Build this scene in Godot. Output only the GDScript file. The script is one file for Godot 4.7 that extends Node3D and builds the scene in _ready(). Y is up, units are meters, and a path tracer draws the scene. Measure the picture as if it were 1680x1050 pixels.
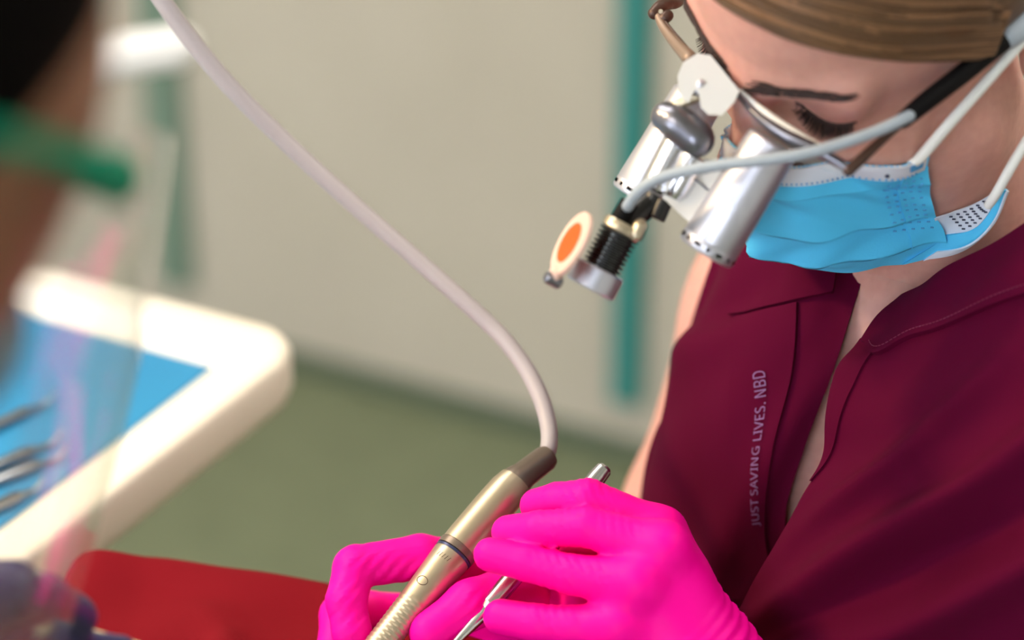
extends Node3D
# A dental treatment room. Units are metres. The room's walls run along x and z; the camera stands in the room,
# turned 28 degrees to the left and tilted 28 degrees down, and looks at a dentist at work about 1.2 m away.

const YAW := 28.3
const PITCH := -28.0
const EYE := Vector3(0.0, 1.72, 0.0)
const FOCAL := 4120.0          # focal length in pixels of a 1680 x 1050 frame

var cam_basis: Basis
var M := {}
var rng := RandomNumberGenerator.new()
var used_names := {}

# ------------------------------------------------------------------ the script
func _ready() -> void:
	rng.seed = 7
	cam_basis = Basis.from_euler(Vector3(deg_to_rad(PITCH), deg_to_rad(YAW), 0))
	var cam := Camera3D.new()
	cam.name = "camera"
	add_child(cam)
	cam.transform = Transform3D(cam_basis, EYE)
	var lens := CameraAttributesPhysical.new()
	lens.frustum_focal_length = 94.2
	lens.frustum_focus_distance = 1.205
	lens.exposure_aperture = 3.4
	cam.attributes = lens
	cam.near = 0.05
	cam.far = 50.0
	cam.fov = rad_to_deg(2.0 * atan(525.0 / FOCAL))
	cam.current = true

	var env := Environment.new()
	env.background_mode = Environment.BG_SKY
	var sky := Sky.new()
	var sm := ProceduralSkyMaterial.new()
	sm.sky_top_color = Color(0.80, 0.84, 0.90)
	sm.sky_horizon_color = Color(0.90, 0.92, 0.94)
	sm.ground_horizon_color = Color(0.6, 0.6, 0.58)
	sm.ground_bottom_color = Color(0.4, 0.4, 0.38)
	sm.sky_energy_multiplier = 3.2
	sm.ground_energy_multiplier = 2.6
	sm.sun_angle_max = 0.0
	sky.sky_material = sm
	env.sky = sky
	env.tonemap_mode = Environment.TONE_MAPPER_LINEAR
	env.tonemap_exposure = 0.88
	env.sdfgi_enabled = true
	env.ssao_enabled = true
	env.ssil_enabled = true
	var we := WorldEnvironment.new()
	we.name = "world_environment"
	we.environment = env
	add_child(we)

	materials()
	ceiling_lights()
	room()
	dentist()
	dental_loupes()
	face_mask()
	instruments_in_hand()
	drape()
	tray_unit()
	assistant()

# ------------------------------------------------------------------ lamps
func ceiling_lights() -> void:
	var spots := [
		[Vector3(-1.75, 2.66, -1.3), Vector2(1.2, 0.6), 2.0, "large ceiling light panel above the instrument tray"],
		[Vector3(0.25, 2.66, -1.5), Vector2(1.2, 0.6), 2.0, "large ceiling light panel above the dentist"],
		[Vector3(-1.3, 2.66, 0.6), Vector2(1.2, 0.6), 2.2, "large ceiling light panel near the wall opposite the trim"],
	]
	for s in spots:
		var t := thing("ceiling_light", s[3], "light", s[0], "ceiling light panels")
		t.set_meta("group", "ceiling light panels")
		var sz: Vector2 = s[1]
		part("frame", chamfer_box(Vector3(0, 0.02, 0), Basis(), Vector3(sz.x / 2 + 0.02, 0.02, sz.y / 2 + 0.02), 0.004), M.white_plastic, t, false)
		var m := MeshInstance3D.new()
		m.name = "diffuser"
		m.mesh = chamfer_box(Vector3(0, -0.004, 0), Basis(), Vector3(sz.x / 2, 0.004, sz.y / 2), 0.002)
		m.material_override = M.lamp_glow
		t.add_child(m, true)
		var l := AreaLight3D.new()
		l.name = "panel_light"
		l.area_size = sz
		l.light_energy = s[2]
		l.light_color = Color(1.0, 0.975, 0.945)
		l.shadow_enabled = true
		l.area_range = 8.0
		l.position = Vector3(0, -0.012, 0)
		l.rotation_degrees.x = -90
		t.add_child(l, true)
	# the treatment lamp over the patient, outside the picture above left
	var at_lamp := Vector3(-1.45, 2.0, -0.55)
	var aim: Vector3 = at(640, 1080, 1.24)
	var z := (at_lamp - aim).normalized()
	var x := Vector3.UP.cross(z).normalized()
	var b := Basis(x, z.cross(x), z)
	var t2 := thing("treatment_lamp", "white treatment lamp on an arm, shining down on the gloved hands", "lamp", at_lamp)
	part("lamp_head", chamfer_box(Vector3.ZERO + z * 0.04, b, Vector3(0.13, 0.07, 0.035), 0.02), M.white_plastic, t2, false)
	part("arm", tube([z * 0.07, z * 0.12 + Vector3(0, 0.12, 0), z * 0.12 + Vector3(0, 0.62, 0)], [0.018], 12), M.white_plastic, t2, false)
	var g := MeshInstance3D.new()
	g.name = "lamp_glass"
	g.mesh = chamfer_box(Vector3.ZERO, b, Vector3(0.11, 0.055, 0.004), 0.002)
	g.material_override = M.lamp_glow
	t2.add_child(g, true)
	var sl := SpotLight3D.new()
	sl.name = "lamp_beam"
	sl.position = -z * 0.02
	sl.basis = b
	sl.spot_angle = 22.0
	sl.spot_angle_attenuation = 0.6
	sl.spot_range = 5.0
	sl.light_energy = 1.8
	sl.light_size = 0.1
	sl.light_color = Color(1.0, 0.86, 0.66)
	sl.shadow_enabled = true
	t2.add_child(sl, true)

# ------------------------------------------------------------------ the room
func room() -> void:
	var wz := -2.58           # front face of the far wall
	struct("floor", chamfer_box(Vector3(-0.6, -0.05, -0.5), Basis(), Vector3(3.0, 0.05, 2.6), 0.005), M.floor)
	struct("ceiling", chamfer_box(Vector3(-0.6, 2.75, -0.5), Basis(), Vector3(3.0, 0.05, 2.6), 0.005), M.ceiling)
	struct("wall_back", chamfer_box(Vector3(-0.6, 1.35, wz - 0.05), Basis(), Vector3(3.0, 1.35, 0.05), 0.005), M.wall)
	struct("wall_left", chamfer_box(Vector3(-3.25, 1.35, -0.5), Basis(), Vector3(0.05, 1.35, 2.15), 0.005), M.wall_plain)
	# the wall behind the camera is open for a wide window: x from -2.9 to 0.5, y from 0.85 to 2.45
	struct("wall_front", joined([
		chamfer_box(Vector3(-0.7, 0.425, 1.78), Basis(), Vector3(2.6, 0.425, 0.08), 0.004),
		chamfer_box(Vector3(-0.7, 2.575, 1.78), Basis(), Vector3(2.6, 0.125, 0.08), 0.004),
		chamfer_box(Vector3(-3.1, 1.65, 1.78), Basis(), Vector3(0.2, 0.8, 0.08), 0.004),
		chamfer_box(Vector3(1.2, 1.65, 1.78), Basis(), Vector3(0.7, 0.8, 0.08), 0.004)]), M.wall_plain)
	var win := Node3D.new()
	win.name = "window_1"
	win.set_meta("kind", "structure")
	win.position = Vector3(-1.2, 0.85, 1.78)
	add_child(win)
	var bars := []
	for y in [0.025, 1.575]:
		bars.append(chamfer_box(Vector3(0, y, 0), Basis(), Vector3(1.7, 0.025, 0.03), 0.004))
	for x in [-1.675, -0.56, 0.56, 1.675]:
		bars.append(chamfer_box(Vector3(x, 0.8, 0), Basis(), Vector3(0.025, 0.8, 0.03), 0.004))
	part("window_frame", joined(bars), M.white_plastic, win, false)
	for x in [-1.1175, 0.0, 1.1175]:
		part("pane", chamfer_box(Vector3(x, 0.8, 0), Basis(), Vector3(0.55, 0.76, 0.003), 0.001), M.lens, win, false)
	struct("wall_right", chamfer_box(Vector3(1.75, 1.35, -0.5), Basis(), Vector3(0.05, 1.35, 2.15), 0.005), M.wall_plain)
	struct("baseboard_back", chamfer_box(Vector3(-0.6, 0.016, wz + 0.006), Basis(), Vector3(2.3, 0.016, 0.006), 0.003), M.baseboard)
	var r := on_wall(285, 300, wz)
	struct("trim_1", chamfer_box(Vector3(r.x, 1.36, wz + 0.01), Basis(), Vector3(0.030, 1.27, 0.01), 0.004), M.trim_pale)
	r = on_wall(1043, 300, wz)
	struct("trim_2", chamfer_box(Vector3(r.x, 1.36, wz + 0.012), Basis(), Vector3(0.021, 1.27, 0.012), 0.004), M.trim)

func on_wall(u: float, v: float, wz: float) -> Vector3:
	var p := at(u, v, 1.0) - EYE
	return EYE + p * ((wz - EYE.z) / p.z)

# ------------------------------------------------------------------ materials
func mat(c: Color, rough := 0.6, metal := 0.0) -> StandardMaterial3D:
	var m := StandardMaterial3D.new()
	m.albedo_color = c
	m.roughness = rough
	m.metallic = metal
	return m

func noise_tex(freq: float, seed_: int, as_normal := false, bump := 4.0, stretch := Vector3.ONE) -> NoiseTexture2D:
	var n := FastNoiseLite.new()
	n.noise_type = FastNoiseLite.TYPE_SIMPLEX_SMOOTH
	n.seed = seed_
	n.frequency = freq
	n.fractal_octaves = 4
	var t := NoiseTexture2D.new()
	t.width = 512
	t.height = 512
	t.seamless = true
	t.noise = n
	t.as_normal_map = as_normal
	t.bump_strength = bump
	return t

func ramp(t: NoiseTexture2D, a: Color, b: Color) -> NoiseTexture2D:
	var g := Gradient.new()
	g.set_color(0, a)
	g.set_color(1, b)
	t.color_ramp = g
	return t

func relief(m: StandardMaterial3D, tex: Texture2D, scale: float, strength: float) -> StandardMaterial3D:
	m.uv1_triplanar = true
	m.uv1_world_triplanar = true
	m.uv1_scale = Vector3.ONE * scale
	m.normal_enabled = true
	m.normal_texture = tex
	m.normal_scale = strength
	return m

func tinted(m: StandardMaterial3D, tex: Texture2D, scale: float) -> StandardMaterial3D:
	m.uv1_triplanar = true
	m.uv1_world_triplanar = true
	m.uv1_scale = Vector3.ONE * scale
	m.albedo_texture = tex
	return m

func weave_tex() -> ImageTexture:            # the crossing threads of a woven cloth
	var im := Image.create(64, 64, false, Image.FORMAT_RGB8)
	for y in 64:
		for x in 64:
			var over := ((x / 4) + (y / 4)) % 2 == 0
			var h := sin(PI * (fmod(y, 4.0) + 0.5) / 4.0) if over else sin(PI * (fmod(x, 4.0) + 0.5) / 4.0)
			im.set_pixel(x, y, Color(h, h, h))
	im.bump_map_to_normal_map(2.0)
	return ImageTexture.create_from_image(im)

func materials() -> void:
	var fine := noise_tex(0.02, 3, true, 3.0)
	var crinkle := noise_tex(0.012, 5, true, 6.0)
	var weave := weave_tex()
	M.wall = tinted(mat(Color(1, 1, 1), 0.85), ramp(noise_tex(0.006, 11), Color(0.705, 0.665, 0.595), Color(0.74, 0.70, 0.63)), 0.7)
	M.wall_plain = mat(Color(0.88, 0.87, 0.84), 0.9)
	M.ceiling = mat(Color(0.93, 0.93, 0.91), 0.9)
	M.floor = tinted(mat(Color(1, 1, 1), 0.55), ramp(noise_tex(0.02, 13), Color(0.43, 0.455, 0.345), Color(0.47, 0.495, 0.38)), 1.1)
	M.baseboard = mat(Color(0.32, 0.36, 0.28), 0.6)
	M.trim = mat(Color(0.18, 0.485, 0.46), 0.6)
	M.trim_pale = mat(Color(0.42, 0.50, 0.43), 0.6)
	M.white_plastic = mat(Color(0.90, 0.89, 0.87), 0.35)
	M.rim_plastic = mat(Color(0.93, 0.90, 0.84), 0.4)
	M.lamp_glow = mat(Color(1, 1, 1), 0.5)
	M.lamp_glow.emission_enabled = true
	M.lamp_glow.emission = Color(1.0, 0.975, 0.945)
	M.lamp_glow.emission_energy_multiplier = 3.0
	var skin := func(a: Color, b: Color) -> StandardMaterial3D:
		var m := tinted(mat(Color(1, 1, 1), 0.5), ramp(noise_tex(0.03, 17), a, b), 9.0)
		m.subsurf_scatter_enabled = true
		m.subsurf_scatter_strength = 0.25
		return m
	M.skin = skin.call(Color(0.77, 0.56, 0.51), Color(0.83, 0.62, 0.57))
	M.skin_dark = skin.call(Color(0.50, 0.33, 0.24), Color(0.55, 0.37, 0.27))
	M.hair = tinted(mat(Color(1, 1, 1), 0.5), ramp(noise_tex(0.05, 19), Color(0.30, 0.20, 0.12), Color(0.42, 0.29, 0.18)), 14.0)
	M.hair_fair = mat(Color(0.52, 0.37, 0.25), 0.45)
	M.hair_mid = mat(Color(0.36, 0.25, 0.15), 0.5)
	M.hair_black = mat(Color(0.03, 0.02, 0.02), 0.8)
	M.hair_black.metallic_specular = 0.15
	M.brow = mat(Color(0.18, 0.11, 0.10), 0.7)
	M.scrubs = relief(mat(Color(0.30, 0.0, 0.14), 0.85), weave, 160.0, 0.5)
	M.scrubs.metallic_specular = 0.2
	M.thread = mat(Color(0.44, 0.10, 0.25), 0.8)
	M.lettering = mat(Color(0.48, 0.35, 0.54), 0.8)
	M.glove = relief(mat(Color(1.0, 0.0, 0.61), 0.52), crinkle, 26.0, 0.10)
	M.glove.metallic_specular = 0.25
	M.glove_navy = relief(mat(Color(0.13, 0.11, 0.32), 0.45), crinkle, 26.0, 0.3)
	M.mask = relief(mat(Color(0.32, 0.80, 1.0), 0.75), fine, 60.0, 0.4)
	M.mask.backlight_enabled = true
	M.mask.backlight = Color(0.10, 0.26, 0.32)
	M.mask_white = relief(mat(Color(0.86, 0.89, 0.94), 0.75), fine, 60.0, 0.4)
	M.mask_dot = mat(Color(0.30, 0.62, 0.84), 0.8)
	M.ink = mat(Color(0.25, 0.27, 0.36), 0.8)
	M.elastic = mat(Color(0.92, 0.92, 0.90), 0.75)
	M.silver = mat(Color(0.78, 0.78, 0.82), 0.42, 0.85)
	M.silver_dark = mat(Color(0.50, 0.50, 0.54), 0.3, 0.9)
	M.chrome = mat(Color(0.84, 0.84, 0.86), 0.24, 1.0)
	M.gold_rim = mat(Color(0.76, 0.71, 0.62), 0.35, 0.8)
	M.bronze = mat(Color(0.56, 0.48, 0.42), 0.45, 0.35)
	M.bronze_dark = mat(Color(0.30, 0.22, 0.19), 0.4, 0.4)
	M.black = mat(Color(0.05, 0.05, 0.055), 0.38)
	M.rubber = mat(Color(0.05, 0.045, 0.05), 0.6)
	M.rubber.metallic_specular = 0.25
	M.cable = mat(Color(0.62, 0.66, 0.70), 0.5)
	M.orange = mat(Color(0.86, 0.36, 0.0), 0.4)
	M.orange.backlight_enabled = true
	M.orange.backlight = Color(0.5, 0.2, 0.0)
	M.peach = mat(Color(0.88, 0.74, 0.68), 0.5)
	M.lens = mat(Color(0.93, 0.96, 0.97, 0.06), 0.02)
	M.lens.transparency = BaseMaterial3D.TRANSPARENCY_ALPHA
	M.visor = mat(Color(0.9, 0.93, 0.92, 0.05), 0.03)
	M.visor.metallic_specular = 0.35
	M.visor.transparency = BaseMaterial3D.TRANSPARENCY_ALPHA
	M.hose = mat(Color(0.66, 0.63, 0.64), 0.45)
	M.titanium = mat(Color(0.74, 0.69, 0.60), 0.4, 0.9)
	M.titanium_dark = mat(Color(0.52, 0.47, 0.43), 0.4, 0.8)
	M.ring_blue = mat(Color(0.25, 0.28, 0.42), 0.35, 0.6)
	M.etch = mat(Color(0.35, 0.30, 0.25), 0.6, 0.4)
	M.drape = relief(mat(Color(0.45, 0.025, 0.085), 0.85), weave, 120.0, 0.5)
	M.drape.metallic_specular = 0.25
	M.tray_blue = relief(mat(Color(0.115, 0.49, 0.68), 0.75), fine, 30.0, 0.3)
	M.steel = mat(Color(0.62, 0.64, 0.66), 0.22, 1.0)
	M.green = mat(Color(0.0, 0.52, 0.40), 0.7)
	M.green.metallic_specular = 0.2
	M.suction = mat(Color(0.93, 0.88, 0.70), 0.4)

# ------------------------------------------------------------------ the dentist
const HEAD_D := 1.147
var HB: Basis             # head axes: x to her left, y up, z forwards
var HO: Vector3           # between her eyes
var face: Field
var face_idx: PackedInt32Array

func head(x: float, y: float, z: float) -> Vector3:      # millimetres in the head's own axes
	return HO + HB * (Vector3(x, y, z) * 0.001)

func on_face(x: float, y: float, lift := 0.0) -> Vector3:   # the skin in front of (x, y)
	var z := 60.0
	for i in 60:
		var d := face.dist(head(x, y, z), face_idx) * 1000.0
		if d < 0.15:
			break
		z -= maxf(d * 0.7, 0.1)
		if z < -120:
			break
	return head(x, y, z + lift)

func aim_axes() -> void:
	var g := Vector3(-0.51, -0.85, -0.13).normalized()     # where the loupes point, in the camera's axes
	var e := Vector3(0.69, -0.50, 0.53)
	e = (e - g * e.dot(g)).normalized()
	var w := g.cross(e)
	var a := deg_to_rad(30.0)
	var f := g * cos(a) + w * sin(a)
	var u := w * cos(a) - g * sin(a)
	HB = cam_basis * Basis(e, u, f)
	HO = at(1250, 160, HEAD_D)

func face_field() -> Field:
	var f := Field.new()
	var mm := func(x, y, z): return Vector3(x, y, z) * 0.001
	f.blob(head(0, 45, -85), mm.call(74, 85, 94), HB, 0.02)
	f.blob(head(0, -20, -50), mm.call(61, 72, 54), HB, 0.02)
	f.blob(head(0, -92, -22), mm.call(30, 22, 24), HB, 0.02)
	for s in [-1, 1]:
		f.bone(head(6 * s, 19, 0), head(44 * s, 22, -13), 0.0085, 0.008, 0.014)
		f.bone(head(54 * s, -55, -72), head(18 * s, -98, -18), 0.017, 0.014, 0.03)
		f.blob(head(41 * s, -26, -27), mm.call(18, 15, 14), HB, 0.02)
		f.blob(head(32 * s, 7, 1), mm.call(20, 9, 9), HB, 0.012, 1)
		f.blob(head(33 * s, 7, -19), mm.call(15, 12.5, 13), HB, 0.006)
		f.bone(head(21 * s, 16, -5), head(45 * s, 15, -14), 0.004, 0.004, 0.01)
		f.blob(head(73 * s, -12, -114), mm.call(7, 30, 18), HB, 0.008)
		f.blob(head(10 * s, -38, 12), mm.call(9, 8, 9), HB, 0.008)
	f.bone(head(0, 10, 1), head(0, -36, 21), 0.0075, 0.0095, 0.014)
	f.bone(head(0, -35, -90), at(1590, 540, 1.31), 0.052, 0.057, 0.03)
	return f

func dentist() -> void:
	aim_axes()
	var root := thing("person", "person in maroon scrubs and pink gloves, bending over with head bowed, wearing magnifying glasses", "person", Vector3(at(1500, 700, 1.3).x, 0.0, at(1500, 700, 1.3).z))
	face = face_field()
	face_idx = face.all()
	var hb := box_of(face)
	var lo: Vector3 = hb[0]
	var hi: Vector3 = hb[1]
	var head_mesh := field_mesh(face, lo, hi, 0.003)
	var b := Field.new()
	b.bone(at(1585, 500, 1.312), at(1590, 640, 1.33), 0.053, 0.06, 0.03)
	b.bone(at(1478, 515, 1.277), at(1338, 835, 1.32), 0.048, 0.045, 0.04)
	b.bone(at(1590, 600, 1.34), at(1450, 1150, 1.42), 0.085, 0.11, 0.05)
	b.bone(at(1590, 560, 1.33), at(1960, 560, 1.24), 0.05, 0.055, 0.05)
	b.bone(at(1560, 560, 1.35), at(1270, 520, 1.47), 0.05, 0.05, 0.05)
	b.chain([at(1268, 480, 1.475), at(1142, 845, 1.465), at(960, 1130, 1.31), at(905, 1120, 1.29)], [0.046, 0.040, 0.03, 0.027], 0.02)
	b.chain([at(1960, 560, 1.24), at(1900, 1300, 1.20), at(1330, 1330, 1.215)], [0.05, 0.042, 0.028], 0.02)
	var bb := box_of(b)
	lo = bb[0]
	hi = bb[1]
	var body_mesh := field_mesh(b, lo, hi, 0.007)
	part("body", joined([head_mesh, body_mesh]), M.skin, root)
	hair_of(root)
	brows_and_lashes(root)
	scrubs_of(root)
	gloves_of(root)

func hair_of(root: Node3D) -> void:
	var f := Field.new()
	f.blob(head(0, 48, -88), Vector3(0.080, 0.090, 0.098), HB, 0.01)
	# the face stays free: everything before a slanting plane is taken away
	var n := Vector3(0, 0.86, -0.506).normalized()
	f.blob(head(0, 0, 0) + HB * (n * (0.057 - 0.60)), Vector3.ONE * 0.60, HB, 0.006, 1)
	var hb := box_of(f)
	var cap := part("hair", field_mesh(f, hb[0], hb[1], 0.004), M.hair, root)
	# locks combed from the parting across to the ear
	for i in 190:
		var k := i / 189.0
		var lift := rng.randf_range(0.2, 2.2)
		var p := []
		var start_x := -46.0 + rng.randf_range(-6, 6)
		for j in 9:
			var t := j / 8.0
			var x := lerpf(start_x + k * 10.0, 80.0, pow(t, 0.9))
			# height over the hairline plane grows with k
			var over := 57.0 + k * 62.0 + (1.0 - t) * 3.0 * sin(i * 1.7) - 7.0 * t * (1.0 - k) + rng.randf_range(-0.6, 0.6)
			p.append(on_skull(x, over, lift))
		var m: Material = [M.hair, M.hair_fair, M.hair_mid, M.hair_mid][i % 4]
		part("lock", tube(p, [0.0006, 0.0015, 0.0017, 0.0015, 0.0007], 6, 22), m, cap)

# a point on the hair cap at height over along the hairline's normal, x to the side
func on_skull(x: float, over: float, lift: float) -> Vector3:
	var c := Vector3(0, 48, -88)
	var r := Vector3(80 + lift, 90 + lift, 98 + lift)
	var n := Vector3(0, 0.86, -0.506).normalized()
	var w := Vector3(0, 0.506, 0.86).normalized()     # forwards along the hairline plane
	x = clampf(x, -r.x * 0.995, r.x * 0.995)
	var base := Vector3(x, 0, 0) + n * over
	# solve |(base + w s - c) / r| = 1 for the front crossing
	var q := (base - c) / r
	var v := w / r
	var A := v.dot(v)
	var Bq := q.dot(v)
	var C := q.dot(q) - 1.0
	var disc := maxf(Bq * Bq - A * C, 0.0)
	var s := (-Bq + sqrt(disc)) / A
	var o := base + w * s
	return head(o.x, o.y, o.z)

func brows_and_lashes(root: Node3D) -> void:
	for s in [-1.0, 1.0]:
		var list := []
		for i in 190:
			var t := rng.randf()
			var x := lerpf(3, 47, t)
			var y := 22.0 + 4.5 * sin(t * 2.0) + rng.randf_range(-4.0, 4.0) * (1.0 - 0.65 * t)
			var p0 := on_face(x * s, y, 0.3)
			var p1 := on_face((x + 3.0) * s, y + 1.2, 1.1)
			var p2 := on_face((x + 6.0) * s, y + 0.9, 0.6)
			list.append(tube([p0, p1, p2], [0.00034, 0.00034, 0.0001], 4, 4, false))
		part("eyebrow", joined(list), M.brow, root)
		var lash := []
		for i in 60:
			var t := i / 59.0
			var x := lerpf(17.5, 46, t)
			var y := 4.0 - 5.0 * sin(PI * t) + rng.randf_range(-0.5, 0.5)
			var p0 := on_face(x * s, y, 0.1)
			var out := HB * Vector3((t - 0.4) * 0.9 * s, -0.75, 0.75)
			var len := 0.0070 * (0.6 + 0.5 * sin(PI * t))
			lash.append(tube([p0, p0 + out * len * 0.5 + HB * Vector3(0, -0.001, 0), p0 + out * len], [0.00032, 0.00026, 0.0001], 4, 4, false))
		# the lid's edge
		var edge := []
		for i in 9:
			var t := i / 8.0
			edge.append(on_face(lerpf(17, 47, t) * s, 4.5 - 5.0 * sin(PI * t), 0.1))
		lash.append(tube(edge, [0.0006, 0.0011, 0.0011, 0.0006], 6, 16))
		part("eyelashes", joined(lash), M.brow, root)

# ------------------------------------------------------------------ the scrub top
var near_side: Sheet
var far_side: Sheet

func seam_line(x: float, y: float, a: Vector2, b: Vector2, wide: float, tall: float) -> float:
	var ab := b - a
	var p := Vector2(x, y)
	var t := clampf((p - a).dot(ab) / ab.length_squared(), 0, 1)
	var d := p.distance_to(a + ab * t)
	var fade := sin(PI * clampf(t, 0.04, 0.96))
	return tall * exp(-d * d / (wide * wide)) * sqrt(maxf(fade, 0.0))

func near_folds(s: float, t: float) -> float:
	var h := 0.0
	h += seam_line(s, t, Vector2(0.02, 0.74), Vector2(0.62, 0.22), 0.032, 0.013)
	h += seam_line(s, t, Vector2(0.10, 0.86), Vector2(0.70, 0.42), 0.035, 0.013)
	h += seam_line(s, t, Vector2(0.03, 0.60), Vector2(0.36, 0.22), 0.026, 0.007)
	h += seam_line(s, t, Vector2(0.16, 0.97), Vector2(0.75, 0.66), 0.036, 0.012)
	h -= seam_line(s, t, Vector2(0.06, 0.78), Vector2(0.68, 0.33), 0.03, 0.007)
	h += 0.0014 * sin(s * 23.0 + t * 31.0) * sin(t * 11.0 - s * 7.0)
	return h

func far_folds(s: float, t: float) -> float:
	var h := 0.0
	h += seam_line(s, t, Vector2(0.35, 0.14), Vector2(0.80, 0.30), 0.06, 0.005)
	h += seam_line(s, t, Vector2(0.62, 0.25), Vector2(0.85, 0.65), 0.07, 0.006)
	h -= seam_line(s, t, Vector2(0.30, 0.10), Vector2(0.55, 0.16), 0.04, 0.006)
	h += 0.0012 * sin(s * 19.0 - t * 17.0)
	return h

func scrubs_of(root: Node3D) -> void:
	var to_cam := cam_basis.z
	near_side = Sheet.new([
		pts([[1484, 490, 1.214], [1560, 446, 1.190], [1690, 368, 1.160], [1810, 300, 1.145], [1960, 260, 1.15], [2100, 330, 1.20]]),
		pts([[1406, 562, 1.212], [1520, 556, 1.174], [1680, 500, 1.132], [1820, 450, 1.105], [1990, 430, 1.10], [2150, 500, 1.16]]),
		pts([[1366, 635, 1.208], [1500, 655, 1.164], [1680, 640, 1.118], [1840, 620, 1.085], [2010, 620, 1.08], [2190, 700, 1.14]]),
		pts([[1352, 740, 1.212], [1480, 765, 1.162], [1660, 775, 1.113], [1840, 785, 1.08], [2020, 805, 1.075], [2200, 860, 1.14]]),
		pts([[1300, 845, 1.222], [1440, 872, 1.168], [1640, 892, 1.118], [1830, 925, 1.085], [2010, 955, 1.085], [2200, 1000, 1.14]]),
		pts([[1215, 1000, 1.240], [1390, 1012, 1.188], [1600, 1042, 1.135], [1800, 1082, 1.105], [2000, 1122, 1.105], [2190, 1150, 1.15]]),
		pts([[1170, 1120, 1.265], [1340, 1155, 1.215], [1560, 1195, 1.165], [1780, 1245, 1.135], [1980, 1290, 1.135], [2180, 1320, 1.17]]),
		pts([[1130, 1300, 1.30], [1300, 1350, 1.25], [1540, 1400, 1.21], [1760, 1450, 1.18], [1960, 1490, 1.18], [2160, 1520, 1.20]]),
	], to_cam, near_folds)
	far_side = Sheet.new([
		pts([[1440, 380, 1.262], [1330, 385, 1.262], [1240, 395, 1.285], [1186, 405, 1.33], [1185, 415, 1.41], [1210, 420, 1.47]]),
		pts([[1410, 470, 1.238], [1320, 495, 1.245], [1205, 515, 1.275], [1152, 515, 1.33], [1150, 520, 1.42], [1185, 520, 1.49]]),
		pts([[1370, 600, 1.238], [1294, 612, 1.244], [1190, 630, 1.275], [1116, 615, 1.33], [1118, 620, 1.43], [1160, 620, 1.50]]),
		pts([[1320, 735, 1.250], [1254, 742, 1.256], [1170, 752, 1.285], [1078, 722, 1.345], [1090, 730, 1.45], [1140, 730, 1.52]]),
		pts([[1288, 860, 1.268], [1234, 862, 1.276], [1150, 872, 1.300], [1056, 832, 1.36], [1070, 840, 1.46], [1120, 840, 1.53]]),
		pts([[1330, 980, 1.29], [1220, 975, 1.300], [1130, 985, 1.325], [1045, 960, 1.38], [1060, 960, 1.48], [1110, 960, 1.54]]),
		pts([[1310, 1150, 1.33], [1200, 1140, 1.34], [1110, 1150, 1.36], [1030, 1130, 1.41], [1045, 1130, 1.50], [1100, 1130, 1.56]]),
		pts([[1290, 1330, 1.36], [1180, 1320, 1.37], [1090, 1330, 1.39], [1010, 1310, 1.44], [1030, 1310, 1.52], [1090, 1310, 1.58]]),
	], to_cam, far_folds)
	# the front of the top in two halves, open at the neck
	var top := part("scrub_top", joined([sheet_mesh(near_side, 90, 110, 0.0016), sheet_mesh(far_side, 70, 90, 0.0016)]), M.scrubs, root)
	# standing collar on her left half and its stitching
	var collar_edge := func(i: float, j: float) -> Vector2:
		var s := i * 0.75
		var low := 0.135 + 0.05 * exp(-pow((s - 0.075) / 0.05, 2.0)) - 0.02 * s
		return Vector2(s + j * 0.012 * (1.0 - i), lerpf(-0.0, low, j))
	part("collar", sheet_mesh(near_side, 60, 12, 0.0030, 0.0028, 0, 0.75, 0, 0.14, collar_edge), M.scrubs, top)
	var stitches := []
	for i in range(4, 90):
		var a := i / 90.0
		var q: Vector2 = collar_edge.call(a, 0.9)
		var q2: Vector2 = collar_edge.call(a + 0.006, 0.9)
		stitches.append(tube([near_side.point(q.x, q.y, 0.0030), near_side.point(q2.x, q2.y, 0.0030)], [0.00025], 5, 1))
	var sti := part("stitching", joined(stitches), M.thread, top)
	sti.set_meta("kind", "stuff")
	# the front edge of her left half is turned in: a raised facing along the opening
	var facing_edge := func(i: float, j: float) -> Vector2:
		return Vector2(i * lerpf(0.085, 0.002, j), lerpf(0.13, 0.50, j))
	part("facing", sheet_mesh(near_side, 8, 60, 0.0026, 0.0014, 0.0, 0.10, 0.12, 0.62, facing_edge), M.scrubs, top)
	# the button band with its printed line on her right half
	var band_edge := func(i: float, j: float) -> Vector2:
		return Vector2(lerpf(lerpf(0.215, 0.10, j), lerpf(0.40, 0.27, j), i), lerpf(0.145, 0.72, j))
	part("placket", sheet_mesh(far_side, 14, 70, 0.0030, 0.0022, 0.19, 0.415, 0.145, 0.80, band_edge), M.scrubs, top)
	part("collar", sheet_mesh(far_side, 24, 10, 0.0030, 0.0030, 0.10, 0.44, 0.02, 0.14), M.scrubs, top)
	lettering_on(top)

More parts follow.
